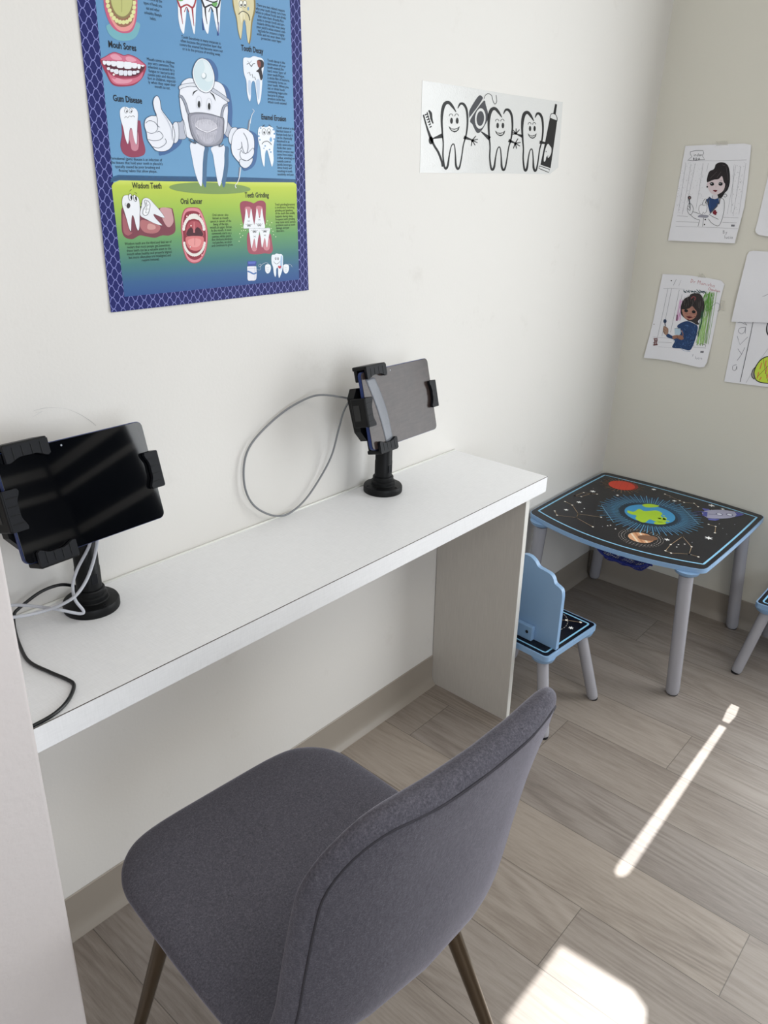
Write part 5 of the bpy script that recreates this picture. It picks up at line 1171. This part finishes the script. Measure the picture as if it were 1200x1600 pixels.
g.ell(425, 158, 8, 7, K, L=2); g.line([(492, 138), (452, 222)], 3.5, '#6a6a70', 2); g.line([(556, 150), (524, 230)], 2.5, '#9a9aa2', 2)
g.line([(320, 262), (430, 258), (600, 274)], 3, '#9a9aa2', 1)
for a_, b_ in (((380, 265), (240, 910)), ((430, 262), (298, 900)), ((532, 280), (412, 850)), ((570, 340), (500, 640))): g.line([a_, b_], 3.5, '#7a7a82', 1)
g.line([(180, 910), (250, 918), (450, 930)], 3, '#9a9aa2', 1); g.line([(250, 980), (430, 988)], 3, '#8a8a92', 1); g.line([(720, 1045), (885, 1060)], 3.5, '#77777e', 1); g.line([(255, 1040), (440, 1055)], 2.5, '#aaaab2', 1)
def scrib(x0, y0, x1, y1, n_, col, wd, L, lean=0, jit=12, rnd=R6):
    for k in range(n_):
        f = (k + rnd.random() * .6) / n_; x = x0 + (x1 - x0) * f
        g.line([(x + rnd.uniform(-jit, jit), y0 + rnd.uniform(-jit, jit)), (x + lean * .5 + rnd.uniform(-jit, jit), (y0 + y1) / 2), (x + lean + rnd.uniform(-jit, jit), y1 + rnd.uniform(-jit, jit))], wd, col, L, smooth=3)
scrib(885, 320, 1020, 1010, 24, '#86a86a', 6, 2, -120, 20); scrib(870, 330, 990, 560, 14, '#5f9a3e', 7, 3, -30, 18); scrib(830, 640, 900, 1000, 12, '#a9cf88', 7, 3, -60, 16); scrib(840, 560, 860, 900, 5, '#2f5a44', 6, 4, -70, 14)
scrib(570, 290, 860, 320, 16, '#2c4a52', 9, 2, 40, 16); scrib(540, 420, 590, 690, 8, '#d7a3cd', 6, 2, -50, 12); g.line([(500, 615), (496, 695)], 16, '#5a2a44', 3)
g.blob([(660, 370), (690, 335), (760, 325), (820, 345), (862, 430), (865, 540), (830, 640), (780, 700), (795, 740), (760, 745), (700, 710), (640, 690), (560, 620), (548, 560), (560, 470), (600, 400)], '#332e2f', 4)
g.blob([(565, 540), (620, 545), (700, 500), (740, 540), (765, 580), (750, 640), (700, 680), (640, 680), (590, 640)], '#b08070', 5)
g.blob([(550, 540), (560, 470), (600, 400), (650, 385), (740, 430), (765, 530), (740, 535), (705, 495), (660, 530), (600, 535)], '#2b2627', 6)
for k in range(34):
    x = R6.uniform(570, 840); y = R6.uniform(350, 500); g.line([(x, y), (x + R6.uniform(-14, 14), y + R6.uniform(40, 110))], 3, ('#6a6260', '#171416')[k % 2], 7)
g.line([(690, 400), (720, 370), (750, 390), (735, 420)], 12, '#8a4448', 8, smooth=4)
for x, y in ((622, 562), (724, 575)): g.ell(x, y, 26, 20, K, 5, L=8)
for k in range(26):
    x = R6.uniform(590, 750); y = R6.uniform(590, 655); g.line([(x, y), (x + 26, y + R6.uniform(-8, 8))], 2.4, '#7a4438', 6)
g.blob([(622, 640), (660, 635), (705, 645), (665, 662)], '#5a1020', 8); g.ell(648, 676, 7, 8, '#7a2030', L=8); g.ell(565, 590, 9, 9, K, L=8)
g.blob([(500, 770), (560, 720), (640, 700), (720, 730), (775, 770), (765, 860), (740, 960), (700, 1060), (660, 1090), (560, 1065), (440, 1050), (470, 960), (380, 920), (355, 895), (375, 865), (460, 900), (560, 840)], '#24406c', 5)
for k in range(90):
    x = R6.uniform(480, 745); y = R6.uniform(740, 1040)
    an = R6.uniform(.3, 2.6); l_ = R6.uniform(20, 60); g.line([(x, y), (x + l_ * math.cos(an), y + l_ * math.sin(an) * .8)], 3, ('#5f83b4', '#152848', '#3a5f96')[k % 3], 6)
g.line([(560, 1070), (600, 1095), (680, 1105)], 4, '#5f83b4', 6)
g.fill([(465, 800), (545, 795), (552, 860), (530, 890), (470, 880)], '#b5cbdb', 7); g.line([(465, 800), (545, 795), (552, 860)], 4, PN, 8)
g.blob([(440, 900), (500, 885), (560, 890), (590, 930), (560, 950), (500, 930), (450, 940)], '#9a6f5c', 7); g.line([(560, 820), (580, 880), (560, 940)], 10, '#9a6f5c', 8, smooth=3); g.line([(500, 900), (520, 940), (560, 955)], 4, '#5a2a24', 8)
g.blob([(320, 770), (350, 775), (380, 800), (382, 850), (360, 885), (330, 870), (312, 830)], '#a98672', 6); g.line([(318, 800), (345, 830)], 3, K, 7); g.line([(314, 825), (342, 855)], 3, K, 7); g.line([(320, 770), (382, 800), (382, 850), (355, 890), (312, 830), (320, 770)], 3, K, 7)
g.line([(338, 725), (345, 770)], 9, '#26324c', 7); g.ell(338, 700, 22, 26, '#2f3f5c', L=7)
for k in range(9): g.line([(185 + R6.uniform(0, 15), 935 + k * 11), (240 + R6.uniform(-8, 6), 925 + k * 11 + R6.uniform(-8, 8))], 8, '#6f4444', 5)
g.line([(205, 925), (200, 1025)], 10, '#6f4444', 5); g.line([(234, 922), (228, 1015)], 10, '#6f4444', 5)
g.line([(820, 1000), (885, 1020), (880, 1045)], 5, K, 5); g.fill([(818, 1098), (862, 1098), (858, 1124), (814, 1120)], '#77777e', 3)
for x in (785, 815, 845): g.line([(x, 1018), (x - 4, 1034)], 3, '#77777e', 3)
g.hand('by', (688, 1160), 36, '#9a9aa6', 4); g.hand('lucio', (745, 1203), 36, '#9a9aa6', 4, (1, .05)); g.ell(193, 740, 6, 6, '#7a5a4a', L=3)
g.line([(975, 540), (970, 510), (1000, 470), (1035, 455), (1070, 480), (1078, 530), (1060, 562), (1040, 565)], 4, '#6a6f80', 3, smooth=4)
g.done('picture', oB, dB, .012, sub=True)
# the pair at the photo's right edge
cC = crop(1120, 230, 4.1)
zt = [cC(p) for p in ((345, 60), (328, 190), (250, 530), (262, 560), (330, 572), (420, 580), (520, 585), (560, 60))]
oC, dC = paper('drawing_sheet', [cC(p) for p in ((348, 60), (326, 200), (250, 532), (256, 548), (275, 562), (330, 570), (460, 585), (520, 590), (600, 100))],
    "white sheet right of the finished dentist picture, only its left margin in view", lambda u, v: .006 * max(0, .2 - v) / .2)
oD, dD = paper('drawing_sheet', [cC(p) for p in ((198, 690), (212, 668), (235, 662), (330, 668), (560, 685), (520, 1150), (300, 1120), (98, 1116))],
    "blank-looking sheet overlapping the top of the lemon drawing", lambda u, v: .002 + .002 * math.sin(v * 5), lift=.006)
g = Art(PRW, .0008, .00006); g.f = cC; g.line([(300, 955), (318, 948), (345, 935)], 2.5, '#8a8a92', 1); g.done('pen_marks', oD, dD, .012, sub=True)
oE, dE = paper('drawing_sheet', [cC(p) for p in ((132, 1080), (330, 1090), (580, 1100), (560, 1560), (328, 1535), (50, 1500))],
    "lower right sheet with pencilled letters down its margin and a yellow-green lemon shape", lambda u, v: .002 * max(0, .3 - v) / .3, lift=.002)
g = Art(PRW, .0008, .00006); g.f = cC
PC = '#8a8a94'
g.line([(240, 1088), (218, 1200), (152, 1502)], 4, '#4c4c54', 2)
for q in ([(146, 1120), (170, 1100), (196, 1112), (146, 1120)], ): pass
g.line([(140, 1122), (190, 1106)], 2.6, PC, 2); g.line([(196, 1140), (162, 1100), (188, 1104)], 2.6, PC, 2); g.line([(150, 1118), (196, 1140)], 2.6, PC, 2)
g.line([(186, 1152), (150, 1158), (140, 1180), (160, 1195), (180, 1180), (186, 1152), (184, 1192)], 2.8, PC, 2, smooth=3)
g.line([(132, 1208), (150, 1265), (200, 1215)], 2.8, PC, 2); g.line([(136, 1290), (160, 1325)], 2.8, PC, 2); g.line([(182, 1282), (158, 1330), (132, 1366)], 2.8, PC, 2)
g.line([(128, 1392), (106, 1400), (104, 1424), (122, 1428), (130, 1400), (130, 1424)], 2.8, PC, 2, smooth=3)
g.line([(190, 1508), (250, 1400), (330, 1290)], 2, '#b0b0b8', 1)
g.line([(336, 1105), (322, 1150), (325, 1190), (345, 1220)], [4, 8, 10, 4], '#2a2a30', 2, smooth=4)
LEM = [(248, 1480), (240, 1450), (250, 1410), (275, 1370), (310, 1345), (360, 1338), (420, 1350), (450, 1400), (450, 1460), (420, 1500), (360, 1512), (300, 1508), (265, 1498)]
g.blob(LEM, '#c9e04e', 2); g.line(LEM, 6, '#2a2a2e', 5, closed=True, smooth=4)
g.blob([(248, 1410), (232, 1430), (228, 1465), (242, 1485), (250, 1470), (244, 1440)], '#a8a49c', 3); g.line([(250, 1408), (232, 1428), (226, 1465), (244, 1486)], 5, '#2a2a2e', 5, smooth=3)
for q in ([(290, 1380), (278, 1420)], [(270, 1440), (262, 1480)], [(318, 1365), (314, 1395), (322, 1420), (312, 1450)], [(288, 1470), (276, 1492)], [(330, 1450), (322, 1480)], [(350, 1370), (346, 1410)]): g.line(q, 7, '#d98a52', 4, smooth=2)
g.line([(262, 1470), (330, 1400), (400, 1350)], 3, '#7d8c3c', 4); g.line([(300, 1350), (310, 1420), (330, 1500)], 3, '#7d8c3c', 4)
g.done('picture', oE, dE, .012, sub=True)
# tape tabs
def tape(parent, pix, name='tape'):
    P = [PRW.at(p) for p in pix]; sheet(name, P, PRW, .0030, .0002, M_TAPE, parent)
tape(oA, [cA(p) for p in ((672, 45), (800, 40), (806, 92), (672, 96))]); tape(oB, [cB(p) for p in ((800, 60), (850, 66), (885, 120), (780, 112))]); tape(oB, [cB(p) for p in ((1092, 420), (1140, 430), (1130, 560), (1078, 545))])

# faint pencil arc scribbled on the wall above the left tablet
c5_ = crop(0, 620, 2.857)
g = Art(PB, .0003, .0001); g.f = c5_
g.line([(150, 62), (200, 50), (250, 48), (300, 55), (350, 75), (395, 102), (428, 128)], [.6, 1.2, .6, .4, 1.2, 1.4, 1.2], '#a9a9a9', 1, smooth=6); g.line([(145, 90), (180, 70), (190, 64), (168, 72), (158, 68)], .8, '#c2c2c2', 1)
wb = [q for q in bpy.data.objects if q.name == 'wall_back'][0]
g.done('pencil_mark', wb)
